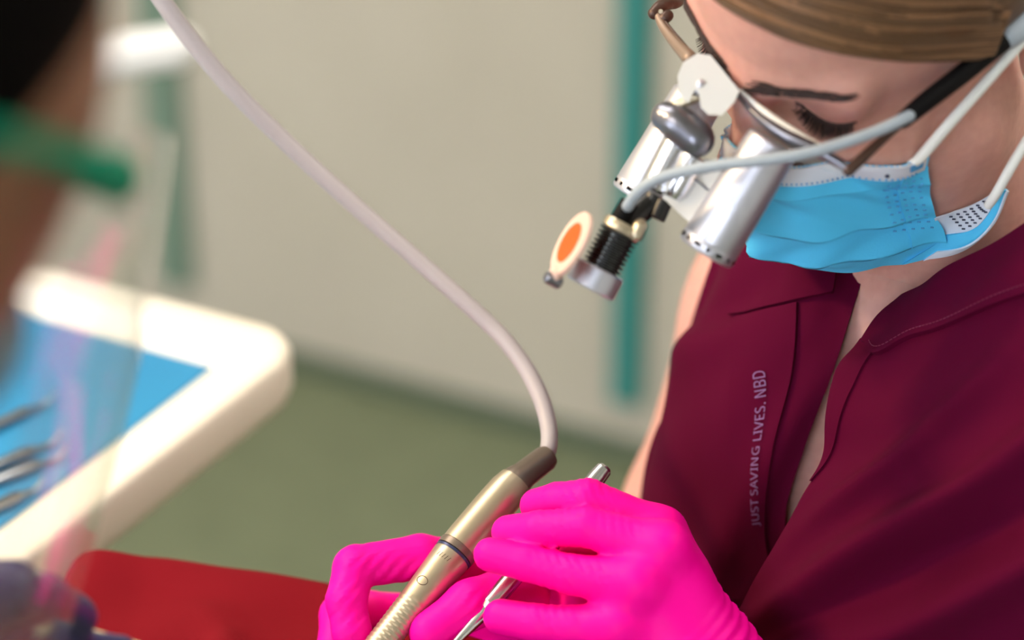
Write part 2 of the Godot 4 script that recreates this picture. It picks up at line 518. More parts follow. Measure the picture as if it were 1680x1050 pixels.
func lettering_on(top: Node3D) -> void:
	var font := SystemFont.new()
	font.font_names = PackedStringArray(["Droid Sans"])
	var tm := TextMesh.new()
	tm.font = font
	tm.text = "JUST SAVING LIVES. NBD"
	tm.font_size = 32
	tm.pixel_size = 0.01
	tm.depth = 0.0
	tm.horizontal_alignment = HORIZONTAL_ALIGNMENT_LEFT
	tm.vertical_alignment = VERTICAL_ALIGNMENT_CENTER
	var arr := tm.get_mesh_arrays()
	var v: PackedVector3Array = arr[Mesh.ARRAY_VERTEX]
	var idx: PackedInt32Array = arr[Mesh.ARRAY_INDEX]
	var lo := Vector3.ONE * 1e9
	var hi := -lo
	for p in v:
		lo = lo.min(p)
		hi = hi.max(p)
	var W := PackedVector3Array()
	for p in v:
		var a := (p.x - lo.x) / (hi.x - lo.x)               # along the words, from the hem upwards
		var h := (p.y - lo.y) / (hi.y - lo.y) - 0.5
		W.append(far_side.point(lerpf(0.165, 0.28, a) + h * 0.040, lerpf(0.568, 0.272, a), 0.0036))
	if idx.is_empty():
		for i in v.size():
			idx.append(i)
	var T := PackedInt32Array()
	for i in range(0, idx.size(), 3):
		var n := (W[idx[i + 1]] - W[idx[i]]).cross(W[idx[i + 2]] - W[idx[i]])
		if n.dot(cam_basis.z) > 0:
			T.append_array([idx[i], idx[i + 1], idx[i + 2]])
		else:
			T.append_array([idx[i], idx[i + 2], idx[i + 1]])
	part("lettering", mesh_of(W, T), M.lettering, top)

# ------------------------------------------------------------------ the gloves
func gloves_of(root: Node3D) -> void:
	var f := Field.new()
	# her left hand, its back towards us: four fingers to the left, wrist to the lower right
	f.chain(pts([[880, 829, 1.215], [915, 822, 1.203], [965, 819, 1.192], [1080, 874, 1.188]]), [0.0082, 0.0090, 0.0098, 0.0116], 0.0016)
	f.chain(pts([[834, 873, 1.200], [885, 868, 1.188], [965, 864, 1.177], [1086, 902, 1.168]]), [0.0083, 0.0088, 0.0096, 0.0120], 0.0016)
	f.chain(pts([[805, 910, 1.189], [865, 924, 1.182], [940, 943, 1.174], [1046, 958, 1.164]]), [0.0083, 0.0086, 0.0095, 0.0120], 0.0016)
	f.chain(pts([[822, 1012, 1.185], [880, 1022, 1.178], [940, 1027, 1.173], [1015, 1025, 1.168]]), [0.0086, 0.0090, 0.0095, 0.0115], 0.0016)
	f.chain(pts([[1084, 878, 1.192], [1192, 1075, 1.196]]), [0.0118, 0.0135], 0.010)
	f.chain(pts([[1088, 905, 1.174], [1178, 1085, 1.176]]), [0.0125, 0.0145], 0.010)
	f.chain(pts([[1048, 958, 1.170], [1160, 1100, 1.170]]), [0.0125, 0.0145], 0.010)
	f.chain(pts([[1015, 1028, 1.172], [1130, 1120, 1.174]]), [0.0120, 0.0140], 0.010)
	for q in [[1092, 899, 1.1632, 0.0085], [1048, 955, 1.1602, 0.0085], [1016, 1020, 1.1632, 0.008]]:
		f.blob(at(q[0], q[1], q[2]), Vector3.ONE * q[3], Basis(), 0.010)
	f.bone(at(1070, 905, 1.200), at(950, 906, 1.2105), 0.013, 0.010, 0.006)
	f.bone(at(1040, 1000, 1.198), at(925, 988, 1.236), 0.014, 0.011, 0.006)
	f.chain(pts([[1100, 960, 1.183], [1120, 1060, 1.184]]), [0.016, 0.020], 0.014)
	f.chain(pts([[870, 930, 1.232], [930, 935, 1.230], [1010, 960, 1.220], [1110, 1060, 1.215]]), [0.0095, 0.0105, 0.0125, 0.018], 0.006)
	f.chain(pts([[1160, 1090, 1.186], [1235, 1200, 1.190], [1340, 1340, 1.205]]), [0.0255, 0.0275, 0.034], 0.014)
	var bb := box_of(f, 0.006)
	var wrist := at(1150, 1060, 1.19)
	var along := (at(1250, 1210, 1.2) - wrist).normalized()
	var knuckles := pts([[925, 868, 1.18], [1010, 890, 1.17], [915, 930, 1.17], [900, 1025, 1.17], [960, 822, 1.19], [985, 945, 1.165]])
	var wrinkle := func(p: Vector3, n: Vector3) -> Vector3:
		var d := (p - wrist).dot(along)
		var h := 0.0
		if d > -0.028:
			var amp := smoothstep(-0.028, 0.0, d) * (1.0 - smoothstep(0.06, 0.09, d))
			h += amp * 0.0008 * sin(d * TAU / 0.0062 + 2.5 * sin(n.x * 3.0 + d * 90.0))
		for k in knuckles:
			var q: float = p.distance_to(k)
			if q < 0.022:
				h += 0.0004 * (1.0 - q / 0.022) * sin((p - k).dot(cam_basis.x + cam_basis.y * 0.35) * TAU / 0.0042 + 2.0 * sin((p - k).dot(cam_basis.y) * 300.0))
		return p + n * h
	part("glove", field_mesh(f, bb[0], bb[1], 0.0019, wrinkle), M.glove, root)
	# her right hand, holding the handpiece: bent forefinger, thumb below, the other fingers behind
	var g := Field.new()
	g.chain(pts([[775, 930, 1.252], [690, 914, 1.232], [582, 930, 1.222], [568, 985, 1.215], [577, 1036, 1.212], [588, 1062, 1.214]]), [0.0125, 0.0112, 0.0104, 0.0099, 0.0095, 0.0088], 0.0022)
	g.chain(pts([[770, 985, 1.285], [690, 1010, 1.298], [605, 1002, 1.278], [556, 1008, 1.252], [552, 1060, 1.243], [575, 1100, 1.24]]), [0.0125, 0.011, 0.0100, 0.0096, 0.0094, 0.009], 0.0022)
	g.chain(pts([[770, 1010, 1.295], [690, 1050, 1.305], [610, 1080, 1.285], [590, 1120, 1.27]]), [0.0125, 0.011, 0.0095, 0.009], 0.0022)
	g.chain(pts([[706, 1037, 1.203], [772, 992, 1.208], [850, 965, 1.228], [900, 1040, 1.268]]), [0.0104, 0.0112, 0.0135, 0.02], 0.006)
	g.chain(pts([[775, 935, 1.254], [920, 1110, 1.292]]), [0.0135, 0.02], 0.012)
	g.chain(pts([[765, 1000, 1.275], [900, 1130, 1.30]]), [0.0135, 0.02], 0.012)
	g.chain(pts([[910, 1110, 1.294], [960, 1130, 1.315]]), [0.028, 0.033], 0.012)
	bb = box_of(g, 0.006)
	var bends := pts([[590, 925, 1.215], [572, 960, 1.205], [578, 1010, 1.20], [650, 935, 1.215], [690, 945, 1.22], [780, 985, 1.195]])
	var wrinkle2 := func(p: Vector3, n: Vector3) -> Vector3:
		var h := 0.0
		for k in bends:
			var q: float = p.distance_to(k)
			if q < 0.02:
				h += 0.00042 * (1.0 - q / 0.02) * sin((p - k).dot(cam_basis.x * 0.8 - cam_basis.y) * TAU / 0.0055 + 2.0 * sin((p - k).dot(cam_basis.y) * 240.0))
		return p + n * h
	part("glove", field_mesh(g, bb[0], bb[1], 0.0020, wrinkle2), M.glove, root)

# ------------------------------------------------------------------ magnifying glasses with their headlight
const LOUPES_NEARER := 0.023
func lat(u: float, v: float, d: float) -> Vector3:
	return at(u, v, d - LOUPES_NEARER)

func lpts(a: Array) -> Array:
	var r := []
	for q in a:
		r.append(lat(q[0], q[1], q[2]))
	return r

func dental_loupes() -> void:
	var root := thing("dental_loupes", "silver twin-barrel magnifying glasses with a white hinge, worn over the face mask", "glasses", lat(1160, 260, 1.16))
	var barrel := func(a: Vector3, b: Vector3, called: String) -> void:
		var L := a.distance_to(b)
		var o := part(called, lathe(a, b, [[0, 0.0], [0, 0.0112], [0.0012, 0.0124], [0.010, 0.0126], [L * 0.55, 0.0130], [L - 0.006, 0.0136], [L - 0.0055, 0.0134]], 48), M.silver, root)
		part("end_ring", lathe(a, b, [[L - 0.0055, 0.0134], [L - 0.0045, 0.0137], [L - 0.001, 0.0137], [L, 0.0130], [L, 0.0112]], 48), M.silver, o)
		part("objective_lens", lathe(a, b, [[L - 0.002, 0.0113], [L - 0.001, 0.006], [L - 0.0008, 0.0]], 40), M.black, o)
		var dir := (b - a).normalized()
		var side := dir.cross(cam_basis.z).normalized()
		for k in 7:
			var ang := -1.25 + k * 0.42
			var rad := (cam_basis.z - dir * cam_basis.z.dot(dir)).normalized() * cos(ang) + side * sin(ang)
			part("notch", chamfer_box(b - dir * 0.003 + rad * 0.0135, Basis(dir.cross(rad), rad, dir), Vector3(0.0010 if k % 2 else 0.0017, 0.0004, 0.0009), 0.0002), M.black if k % 2 else M.gold_rim, o)
	barrel.call(lat(1270, 232, 1.140), lat(1157, 414, 1.150), "barrel")
	barrel.call(lat(1146, 158, 1.182), lat(1046, 326, 1.190), "barrel")
	# white hinge block on the bridge of the frame, with its slot
	var hinge := part("hinge_mount", slab(lpts([[1112, 124, 1.158], [1122, 102, 1.160], [1144, 88, 1.160], [1166, 91, 1.158], [1213, 149, 1.148], [1204, 168, 1.147], [1184, 189, 1.146], [1162, 188, 1.147], [1150, 176, 1.149], [1147, 154, 1.151], [1143, 146, 1.152], [1137, 152, 1.152], [1131, 168, 1.153], [1121, 164, 1.154], [1113, 150, 1.156]]), (lat(1160, 130, 1.0) - lat(1160, 130, 1.2)).normalized(), 0.016), M.white_plastic, root)
	part("pivot_screw", tube(lpts([[1149, 138, 1.146], [1145, 150, 1.147]]), [0.0022], 12), M.silver, hinge)
	part("pivot_pin", tube(lpts([[1112, 172, 1.152], [1142, 158, 1.150]]), [0.0028], 12), M.gold_rim, hinge)
	part("swivel_knob", tube(lpts([[1094, 192, 1.155], [1112, 203, 1.152], [1142, 228, 1.150]]), [0.0072, 0.0085, 0.0086], 20), M.silver_dark, root)
	part("swivel_arm", lathe(lat(1118, 225, 1.158), lat(1072, 316, 1.160), [[0, 0.0], [0, 0.0066], [0.001, 0.0075], [0.026, 0.0075], [0.0275, 0.006], [0.0275, 0]], 24), M.chrome, root)
	part("swivel_arm", lathe(lat(1140, 255, 1.152), lat(1104, 322, 1.154), [[0, 0.0], [0, 0.0056], [0.001, 0.0066], [0.018, 0.0066], [0.0215, 0.0045], [0.022, 0]], 24), M.chrome, root)
	var bar := part("cross_bar", slab(lpts([[1120, 268, 1.160], [1160, 260, 1.156], [1215, 282, 1.150], [1206, 304, 1.149], [1130, 364, 1.150], [1086, 324, 1.158]]), (lat(1150, 310, 1.0) - lat(1150, 310, 1.2)).normalized(), 0.006), M.white_plastic, root)
	# a short printed line on the bar, too small to read
	var n := (lat(1150, 310, 1.0) - lat(1150, 310, 1.2)).normalized()
	for k in 7:
		var p := lat(1136 + k * 5.2, 290 + k * 4.4, 1.1492)
		part("print", chamfer_box(p + n * 0.0001, Basis(cam_basis.x.rotated(n, 0.5), cam_basis.y.rotated(n, 0.5), n), Vector3(0.0004, 0.0009, 0.0002), 0.0001), M.ink, bar)
	glasses_frame(root)
	headlight(root)

func glasses_frame(root: Node3D) -> void:
	var frame := part("lens_rim", tube(lpts([[1078, 24, 1.205], [1088, 44, 1.200], [1108, 70, 1.188], [1132, 96, 1.172]]), [0.0016, 0.0022, 0.0028, 0.0036], 10), M.bronze, root)
	part("lens_wire", tube(lpts([[1092, 36, 1.199], [1112, 60, 1.189], [1138, 90, 1.173]]), [0.0007], 8), M.bronze_dark, frame)
	var h := part("temple_hinge", joined([tube(lpts([[1073, 22, 1.206], [1084, 12, 1.208], [1097, 6, 1.212]]), [0.0030, 0.0036, 0.0030], 10), tube(lpts([[1090, 30, 1.204], [1095, 26, 1.204]]), [0.0030], 10), tube(lpts([[1097, 6, 1.212], [1114, 3, 1.22], [1140, -25, 1.25], [1230, -95, 1.32]]), [0.0030, 0.0024, 0.0022, 0.002], 10)]), M.bronze_dark, frame)
	part("hinge_screw", lathe(lat(1084, 19, 1.2035), lat(1084, 19, 1.19), [[0, 0.0], [0, 0.0013], [0.0008, 0.0011], [0.0008, 0]], 14), M.gold_rim, h)
	part("bridge", tube(lpts([[1150, 108, 1.166], [1180, 128, 1.160], [1206, 150, 1.150]]), [0.003], 10), M.bronze, root)
	var rim := part("lens_rim", tube(lpts([[1204, 146, 1.150], [1232, 180, 1.142], [1264, 206, 1.136], [1300, 228, 1.131], [1340, 246, 1.127], [1378, 268, 1.124], [1396, 282, 1.123]]), [0.0010, 0.0014, 0.0026, 0.0032, 0.0030, 0.0022, 0.0018], 10), M.silver_dark, root)
	part("rim_edge", tube(lpts([[1210, 144, 1.150], [1250, 180, 1.141], [1300, 216, 1.133], [1345, 240, 1.127]]), [0.0008, 0.0016, 0.0022, 0.0014], 10), M.white_plastic, rim)
	part("lens", slab(lpts([[1208, 150, 1.1485], [1266, 200, 1.1365], [1340, 246, 1.1275], [1394, 280, 1.1235], [1372, 284, 1.126], [1300, 262, 1.133], [1240, 216, 1.142]]), cam_basis.z, 0.0016), M.lens, rim)
	part("nose_pad", tube(lpts([[1212, 168, 1.150], [1222, 186, 1.152]]), [0.0022], 10), M.lens, rim)
	part("temple_arm", tube(lpts([[1392, 280, 1.123], [1412, 262, 1.124], [1440, 236, 1.126], [1484, 198, 1.130], [1600, 100, 1.142], [1720, 0, 1.155]]), [0.0026, 0.0026, 0.0022, 0.0018, 0.0016, 0.0016], 10), M.bronze_dark, root)
	part("temple_sleeve", tube(lpts([[1482, 197, 1.124], [1520, 166, 1.126], [1580, 120, 1.132], [1652, 62, 1.140]]), [0.0038, 0.0044, 0.0046, 0.0046], 16), M.rubber, root)
	part("temple_tip", tube(lpts([[1655, 60, 1.140], [1690, 34, 1.144], [1740, -6, 1.15]]), [0.0056, 0.006, 0.006], 16), M.cable, root)

func headlight(root: Node3D) -> void:
	var a := lat(1022, 372, 1.150)
	var b := lat(968, 474, 1.152)
	var L := a.distance_to(b)
	var prof := [[0.0, 0.0], [0.0, 0.0062], [0.0008, 0.0074]]
	var light := part("headlight", lathe(a, b, [[-0.002, 0.0], [-0.002, 0.0085], [-0.001, 0.0092], [0.0022, 0.0092], [0.003, 0.0085], [0.003, 0.004]], 40), M.gold_rim, root)
	# the ribbed body
	var ribs := [[0.003, 0.004]]
	for k in 9:
		var t := 0.0032 + k * 0.0022
		ribs.append_array([[t, 0.0074], [t + 0.0002, 0.0091], [t + 0.0012, 0.0091], [t + 0.0014, 0.0074]])
	ribs.append([L - 0.010, 0.0074])
	part("cooling_ribs", lathe(a, b, ribs, 40), M.black, light)
	part("bezel", lathe(a, b, [[L - 0.0105, 0.006], [L - 0.0105, 0.0108], [L - 0.0098, 0.0116], [L - 0.0008, 0.0118], [L, 0.0112], [L, 0.0098], [L - 0.002, 0.0096]], 48), M.silver, light)
	part("lamp_lens", lathe(a, b, [[L - 0.002, 0.0097], [L - 0.0012, 0.005], [L - 0.001, 0]], 32), M.lens, light)
	var dir := (b - a).normalized()
	var n0 := (cam_basis.z - dir * cam_basis.z.dot(dir)).normalized()
	var sd := dir.cross(n0)
	part("side_screw", tube([a + dir * 0.0004 + n0 * 0.0055 - sd * 0.0068, a - dir * 0.004 + n0 * 0.005 - sd * 0.0066], [0.0034], 14), M.gold_rim, light)
	# small print down the ribs: a column of light marks
	for k in 8:
		part("print", chamfer_box(a + dir * (0.0052 + k * 0.0022) + (n0 * 0.96 + sd * 0.28).normalized() * 0.0092, Basis(dir, n0, dir.cross(n0)), Vector3(0.0004, 0.0002, 0.0006), 0.0001), M.cable, light)
	# the orange filter, swung up beside the body
	var c := lat(938, 400, 1.140)
	var long := (cam_basis * Vector3(0.46, 0.89, 0)).normalized()
	var nn := (cam_basis * Vector3(-0.85, 0.44, 0.33)).normalized()
	nn = (nn - long * nn.dot(long)).normalized()
	var ring := part("filter_ring", lathe(c - nn * 0.0013, c + nn, [[0, 0.0095], [0, 0.0150], [0.0006, 0.0156], [0.0020, 0.0156], [0.0026, 0.0150], [0.0026, 0.0098], [0.0018, 0.0095]], 56), M.peach, light)
	part("filter_glass", lathe(c - nn * 0.0006, c + nn, [[0, 0.0], [0, 0.0097], [0.0022, 0.0097], [0.0022, 0]], 48), M.orange, ring)
	part("filter_lug", tube([c - long * 0.0145, c - long * 0.018], [0.0034, 0.0030], 12), M.peach, ring)
	part("hinge_pin", lathe(c - long * 0.018 - nn * 0.004, c - long * 0.018 + nn, [[0, 0], [0, 0.0022], [0.0008, 0.0030], [0.007, 0.0030], [0.008, 0.0022], [0.008, 0]], 18), M.silver_dark, ring)
	# black swivel between the headlight and the bar
	var j := part("swivel_joint", joined([
		lathe(lat(1076, 322, 1.160), lat(1064, 344, 1.160), [[0, 0], [0, 0.0055], [0.0085, 0.0055], [0.009, 0.005], [0.009, 0]], 20),
		lathe(lat(1090, 330, 1.157), lat(1078, 356, 1.157), [[0, 0], [0, 0.0040], [0.0085, 0.0040], [0.009, 0.0034], [0.009, 0]], 20),
		tube(lpts([[1064, 336, 1.160], [1044, 352, 1.157], [1030, 368, 1.153]]), [0.0058, 0.0055, 0.0048], 14),
	]), M.black, root)
	part("strain_relief", lathe(lat(1034, 330, 1.148), lat(1010, 372, 1.149), [[0, 0], [0, 0.0036], [0.001, 0.0042], [0.013, 0.0046], [0.0142, 0.004], [0.0142, 0]], 18), M.rubber, j)
	part("cable", tube(lpts([[1030, 338, 1.144], [1044, 318, 1.138], [1070, 298, 1.133], [1110, 284, 1.129], [1180, 271, 1.122], [1260, 262, 1.116], [1330, 250, 1.114], [1400, 229, 1.116], [1450, 210, 1.119], [1492, 190, 1.122]]), [0.0027], 14), M.cable, root)

# ------------------------------------------------------------------ surgical mask
func mp(a: Array) -> Array:
	var r := []
	for q in a:
		r.append(at(q[0], q[1], HEAD_D + q[2]))
	return r

func pleats(s: float, t: float) -> float:
	var side := smoothstep(0.0, 0.25, s) * (1.0 - 0.45 * smoothstep(0.8, 1.0, s))
	var h := 0.0
	for k in [[0.485 + 0.03 * s, 0.0075, 0.17], [0.80 - 0.06 * s, 0.0080, 0.18], [0.23 + 0.02 * s, 0.0030, 0.12]]:
		var line: float = k[0]
		if t < line and t > line - k[2]:
			h = maxf(h, k[1] * pow((t - line + k[2]) / k[2], 1.6))
		elif t >= line and t < line + 0.02:
			h = maxf(h, k[1] * (1.0 - (t - line) / 0.02))
	var crease := 0.0024 * sin(s * 9.0 + t * 5.0) * sin(t * 8.0 - s * 4.0) + 0.0014 * sin(s * 27.0 + 3.0 * sin(t * 9.0)) * sin(t * 15.0)
	return h * side + crease * sin(PI * clampf(t, 0.05, 0.95)) + off_face(mask_sheet, s, t, 0.0022) * smoothstep(0.14, 0.28, s)

# how far a sheet has to be lifted here to lie clear of the skin
var mask_sheet: Sheet
func off_face(sh: Sheet, s: float, t: float, gap: float) -> float:
	var p := sh.flat(s, t)
	var n := sh.normal(s, t)
	var h := 0.0
	for i in 4:
		var d := face.dist(p + n * h, face_idx)
		if d > gap:
			break
		h += (gap - d) * 1.1
	return h

func face_mask() -> void:
	var root := thing("surgical_mask", "light blue pleated surgical mask with white ear loops on the dentist", "mask", at(1390, 340, 1.19))
	var tc := cam_basis.z
	var sh := Sheet.new([
		mp([[1230, 186, 0.050], [1189, 226, 0.006], [1272, 274, -0.004], [1390, 262, -0.004], [1512, 236, 0.006]]),
		mp([[1236, 230, 0.062], [1184, 275, 0.016], [1270, 322, 0.008], [1395, 315, 0.008], [1517, 290, 0.020]]),
		mp([[1246, 300, 0.080], [1200, 335, 0.035], [1288, 368, 0.028], [1405, 360, 0.028], [1527, 342, 0.040]]),
		mp([[1268, 355, 0.100], [1230, 388, 0.058], [1302, 413, 0.052], [1410, 406, 0.050], [1546, 386, 0.056]]),
		mp([[1290, 385, 0.120], [1262, 410, 0.084], [1318, 438, 0.078], [1404, 446, 0.074], [1484, 426, 0.072]]),
	], tc, pleats)
	mask_sheet = sh
	var body := part("pleated_cloth", sheet_mesh(sh, 64, 110, 0.0014), M.mask, root)
	part("nose_band", sheet_mesh(sh, 60, 8, 0.0024, 0.0010, 0.0, 0.985, -0.0, 0.14), M.mask_white, root)
	part("side_binding", sheet_mesh(sh, 6, 60, 0.0024, 0.0008, 0.90, 1.0, 0.13, 0.76), M.mask, root)
	var nf := sh.normal(0.95, 0.3)
	# rows of pressed weld points
	var dots := []
	for r in 12:
		for c in 5:
			var s := 0.862 + c * 0.027
			var t := 0.20 + r * 0.040
			dots.append(chamfer_box(sh.point(s, t, 0.0010), Basis(cam_basis.x, cam_basis.y, cam_basis.z), Vector3(0.0008, 0.0004, 0.0005), 0.0001))
	for c in 40:
		dots.append(chamfer_box(sh.point(0.30 + c * 0.0165, 0.122, 0.0014), cam_basis, Vector3(0.0005, 0.0004, 0.0004), 0.0001))
	var d := part("weld_points", joined(dots), M.mask_dot, body)
	d.set_meta("kind", "stuff")
	part("printed_mark", sheet_mesh(sh, 6, 6, 0.0016, 0.0016, 0.915, 0.965, 0.015, 0.075), M.mask_dot, body)
	part("printed_dot", tube([sh.point(0.845, 0.08, 0.0008), sh.point(0.845, 0.08, 0.0014)], [0.0011], 10), M.ink, body)
	# the lower corner gapes and shows its white lining
	var lining := Sheet.new([
		mp([[1532, 352, 0.046], [1570, 346, 0.044], [1604, 332, 0.036], [1634, 314, 0.026]]),
		mp([[1540, 372, 0.052], [1578, 362, 0.047], [1608, 346, 0.038], [1637, 315, 0.026]]),
		mp([[1546, 390, 0.056], [1588, 380, 0.048], [1614, 360, 0.038], [1641, 316, 0.026]]),
	], tc)
	lining.bulge = func(s: float, t: float) -> float: return off_face(lining, s, t, 0.002)
	var li := part("lining", sheet_mesh(lining, 16, 10, 0.001), M.mask_white, root)
	var ld := []
	for r in 5:
		for c in 6:
			ld.append(chamfer_box(lining.point(0.22 + c * 0.11 + r * 0.02, 0.15 + r * 0.17, 0.0003), cam_basis, Vector3(0.0008, 0.0004, 0.0004), 0.0001))
	var lw := part("weld_points", joined(ld), M.ink, li)
	lw.set_meta("kind", "stuff")
	var fold := Sheet.new([
		mp([[1546, 388, 0.054], [1592, 378, 0.046], [1618, 356, 0.036], [1642, 314, 0.024]]),
		mp([[1530, 404, 0.060], [1590, 396, 0.047], [1626, 362, 0.035], [1648, 313, 0.023]]),
		mp([[1484, 428, 0.072], [1570, 414, 0.056], [1626, 372, 0.038], [1654, 312, 0.024]]),
	], tc)
	fold.bulge = func(s: float, t: float) -> float: return off_face(fold, s, t, 0.003)
	part("folded_corner", sheet_mesh(fold, 24, 12, 0.0012), M.mask, root)
	part("edge_binding", sheet_mesh(fold, 24, 4, 0.0018, 0.0010, 0.12, 1.0, 0.72, 1.0), M.mask_white, root)
	part("ear_loop", tube(mp([[1494, 268, -0.003], [1510, 258, -0.006], [1560, 200, -0.016], [1620, 132, -0.020], [1690, 52, -0.022], [1760, -30, -0.015]]), [0.0020, 0.0027, 0.0026, 0.0025, 0.0025], 12), M.elastic, root)
	part("ear_loop", tube(mp([[1622, 336, 0.022], [1634, 318, 0.016], [1660, 272, 0.010], [1700, 205, 0.006], [1750, 120, 0.0]]), [0.0022, 0.0025, 0.0024], 12), M.elastic, root)

# ------------------------------------------------------------------ what the dentist holds
func instruments_in_hand() -> void:
	var hp := thing("dental_handpiece", "champagne metal drill handpiece with ribbed grip, held between both pink gloves", "handpiece", at(748, 905, 1.222))
	var a := at(600, 1086, 1.196)
	var ring := at(748, 905, 1.222)
	var e := at(846, 790, 1.239)
	var L1 := a.distance_to(ring)
	var prof := [[0.0, 0.0], [0.0, 0.0057], [0.002, 0.0064]]
	var grip := L1 * 0.52
	var k := 0.004
	while k < grip:
		var r := lerpf(0.0066, 0.0078, k / grip)
		prof.append_array([[k, r], [k + 0.0006, r + 0.00025], [k + 0.0014, r + 0.00025], [k + 0.0020, r]])
		k += 0.0026
	prof.append_array([[grip + 0.002, 0.0080], [L1 * 0.75, 0.0089], [L1 - 0.004, 0.0098], [L1 - 0.003, 0.0096]])
	part("grip", lathe(a, ring, prof, 48), M.titanium, hp)
	part("coupling_ring", lathe(a, ring, [[L1 - 0.003, 0.0088], [L1 - 0.003, 0.0099], [L1 - 0.0018, 0.0100], [L1 - 0.0014, 0.0092]], 48), M.ring_blue, hp)
	part("coupling_ring", lathe(a, ring, [[L1 - 0.0014, 0.0092], [L1 - 0.0012, 0.0101], [L1 + 0.0022, 0.0101], [L1 + 0.0026, 0.0094]], 48), M.titanium_dark, hp)
	var L2 := ring.distance_to(e)
	part("motor_sleeve", lathe(ring, e, [[0.0024, 0.0088], [0.0026, 0.0097], [0.006, 0.0099], [L2 * 0.6, 0.0100], [L2 - 0.006, 0.0097], [L2, 0.0086], [L2, 0.0]], 48), M.titanium, hp)
	var tail := at(900, 748, 1.252)
	var L3 := e.distance_to(tail)
	part("tail_coupling", lathe(e.lerp(tail, -0.12), tail, [[0, 0.0], [0, 0.0078], [0.002, 0.0080], [0.006, 0.0076], [0.008, 0.0070], [L3 * 1.02, 0.0066], [L3 * 1.12, 0.0057], [L3 * 1.12, 0]], 40), M.titanium_dark, hp)
	# etched marks: a small oval and a short line of wear, too small to read
	var dir := (ring - a).normalized()
	var n0 := (cam_basis.z - dir * cam_basis.z.dot(dir)).normalized()
	var sd := dir.cross(n0)
	var oval := []
	for i in 17:
		var t := TAU * i / 16.0
		var along := L1 * 0.66 + cos(t) * 0.0022
		var ang := -0.52 + sin(t) * 0.34
		oval.append(a + dir * along + (n0 * cos(ang) + sd * sin(ang)) * (0.0086 + (along / L1 - 0.66) * 0.004))
	part("etched_mark", tube(oval, [0.00018], 5, 48, false), M.etch, hp)
	for i in 5:
		var ang := -0.78 + i * 0.17
		part("etched_mark", tube([a + dir * (L1 * 0.87) + (n0 * cos(ang) + sd * sin(ang)) * 0.0094, a + dir * (L1 * 0.87 + 0.0022) + (n0 * cos(ang + 0.06) + sd * sin(ang + 0.06)) * 0.0095], [0.0002], 5, 2), M.etch, hp)
	var hose := thing("supply_hose", "long pale grey hose curving from the top edge down to the drill handpiece", "hose", tail)
	part("tubing", tube(pts([[888, 760, 1.249], [900, 735, 1.254], [900, 700, 1.262], [888, 655, 1.27], [864, 606, 1.278], [830, 560, 1.284], [790, 520, 1.288], [690, 431, 1.292], [580, 335, 1.292], [470, 234, 1.288], [365, 128, 1.28], [268, 4, 1.27], [200, -110, 1.26]]), [0.0042, 0.0043, 0.0044, 0.0044, 0.0045, 0.0046, 0.0047, 0.0047], 20, 110), M.hose, hose)
	# mouth mirror handle: eight-sided steel rod in her left hand
	var mir := thing("mouth_mirror", "slim eight-sided steel mirror handle pinched in the near pink glove", "mirror", at(880, 890, 1.205))
	var top := at(994, 766, 1.222)
	var neck := at(798, 1000, 1.200)
	var tip := at(712, 1092, 1.190)
	var LM := top.distance_to(neck)
	part("handle", lathe(top, neck, [[0, 0.0], [0, 0.0030], [0.0014, 0.0041], [0.006, 0.0045], [LM * 0.5, 0.0047], [LM - 0.006, 0.0047], [LM - 0.003, 0.0050], [LM, 0.0042], [LM, 0]], 8, 0.95), M.chrome, mir)
	part("shank", tube([neck, neck.lerp(tip, 0.35), neck.lerp(tip, 0.7), tip], [0.0036, 0.0026, 0.0016, 0.0013], 12), M.chrome, mir)

# ------------------------------------------------------------------ the red cover over the patient
func drape() -> void:
	var root := thing("patient_cover", "red cloth cover spread below the gloved hands", "cover", at(400, 1040, 1.28))
	var g := []
	# a level surface about 0.98 m up whose far and left edges turn down
	var far := [[96, 930], [130, 915], [250, 921], [390, 936], [530, 958], [700, 985], [900, 1005], [1150, 1020]]
	for r in 7:
		var row := []
		for c in far.size():
			var q: Array = far[c]
			var v: float = q[1] + maxf(0, r - 1) * 55.0
			var u: float = q[0] - maxf(0, r - 1) * (34.0 if c < 2 else 10.0)
			var ray := at(u, v, 1.0) - EYE
			var p := EYE + ray * ((0.985 - EYE.y) / ray.y)
			if r == 0:
				p += Vector3(0, -0.07, -0.004)
			if c == 0:
				p += Vector3(-0.006, -0.07, 0)
			row.append(p)
		g.append(row)
	var bulge := func(s: float, t: float) -> float:
		return 0.0022 * sin(s * 21.0 + t * 7.0) * sin(t * 9.0 + s * 3.0) + seam_line(s, t, Vector2(0.28, 0.95), Vector2(0.46, 0.45), 0.03, 0.004) + seam_line(s, t, Vector2(0.52, 0.9), Vector2(0.40, 0.40), 0.035, 0.004)
	var sh := Sheet.new(g, Vector3.UP, bulge)
	part("cloth", sheet_mesh(sh, 110, 60, 0.004), M.drape, root)

# ------------------------------------------------------------------ tray, its instruments and its arm
func rounded_rect(hx: float, hz: float, r: float, n := 8) -> Array:
	var out := []
	for k in 4:
		var sx: float = [1, 1, -1, -1][k]
		var sz: float = [-1, 1, 1, -1][k]
		for i in n + 1:
			var a: float = [-PI / 2, 0, PI / 2, PI][k] + PI / 2 * i / n
			out.append(Vector3(sx * (hx - r) + cos(a) * r, 0, sz * (hz - r) + sin(a) * r))
	return out

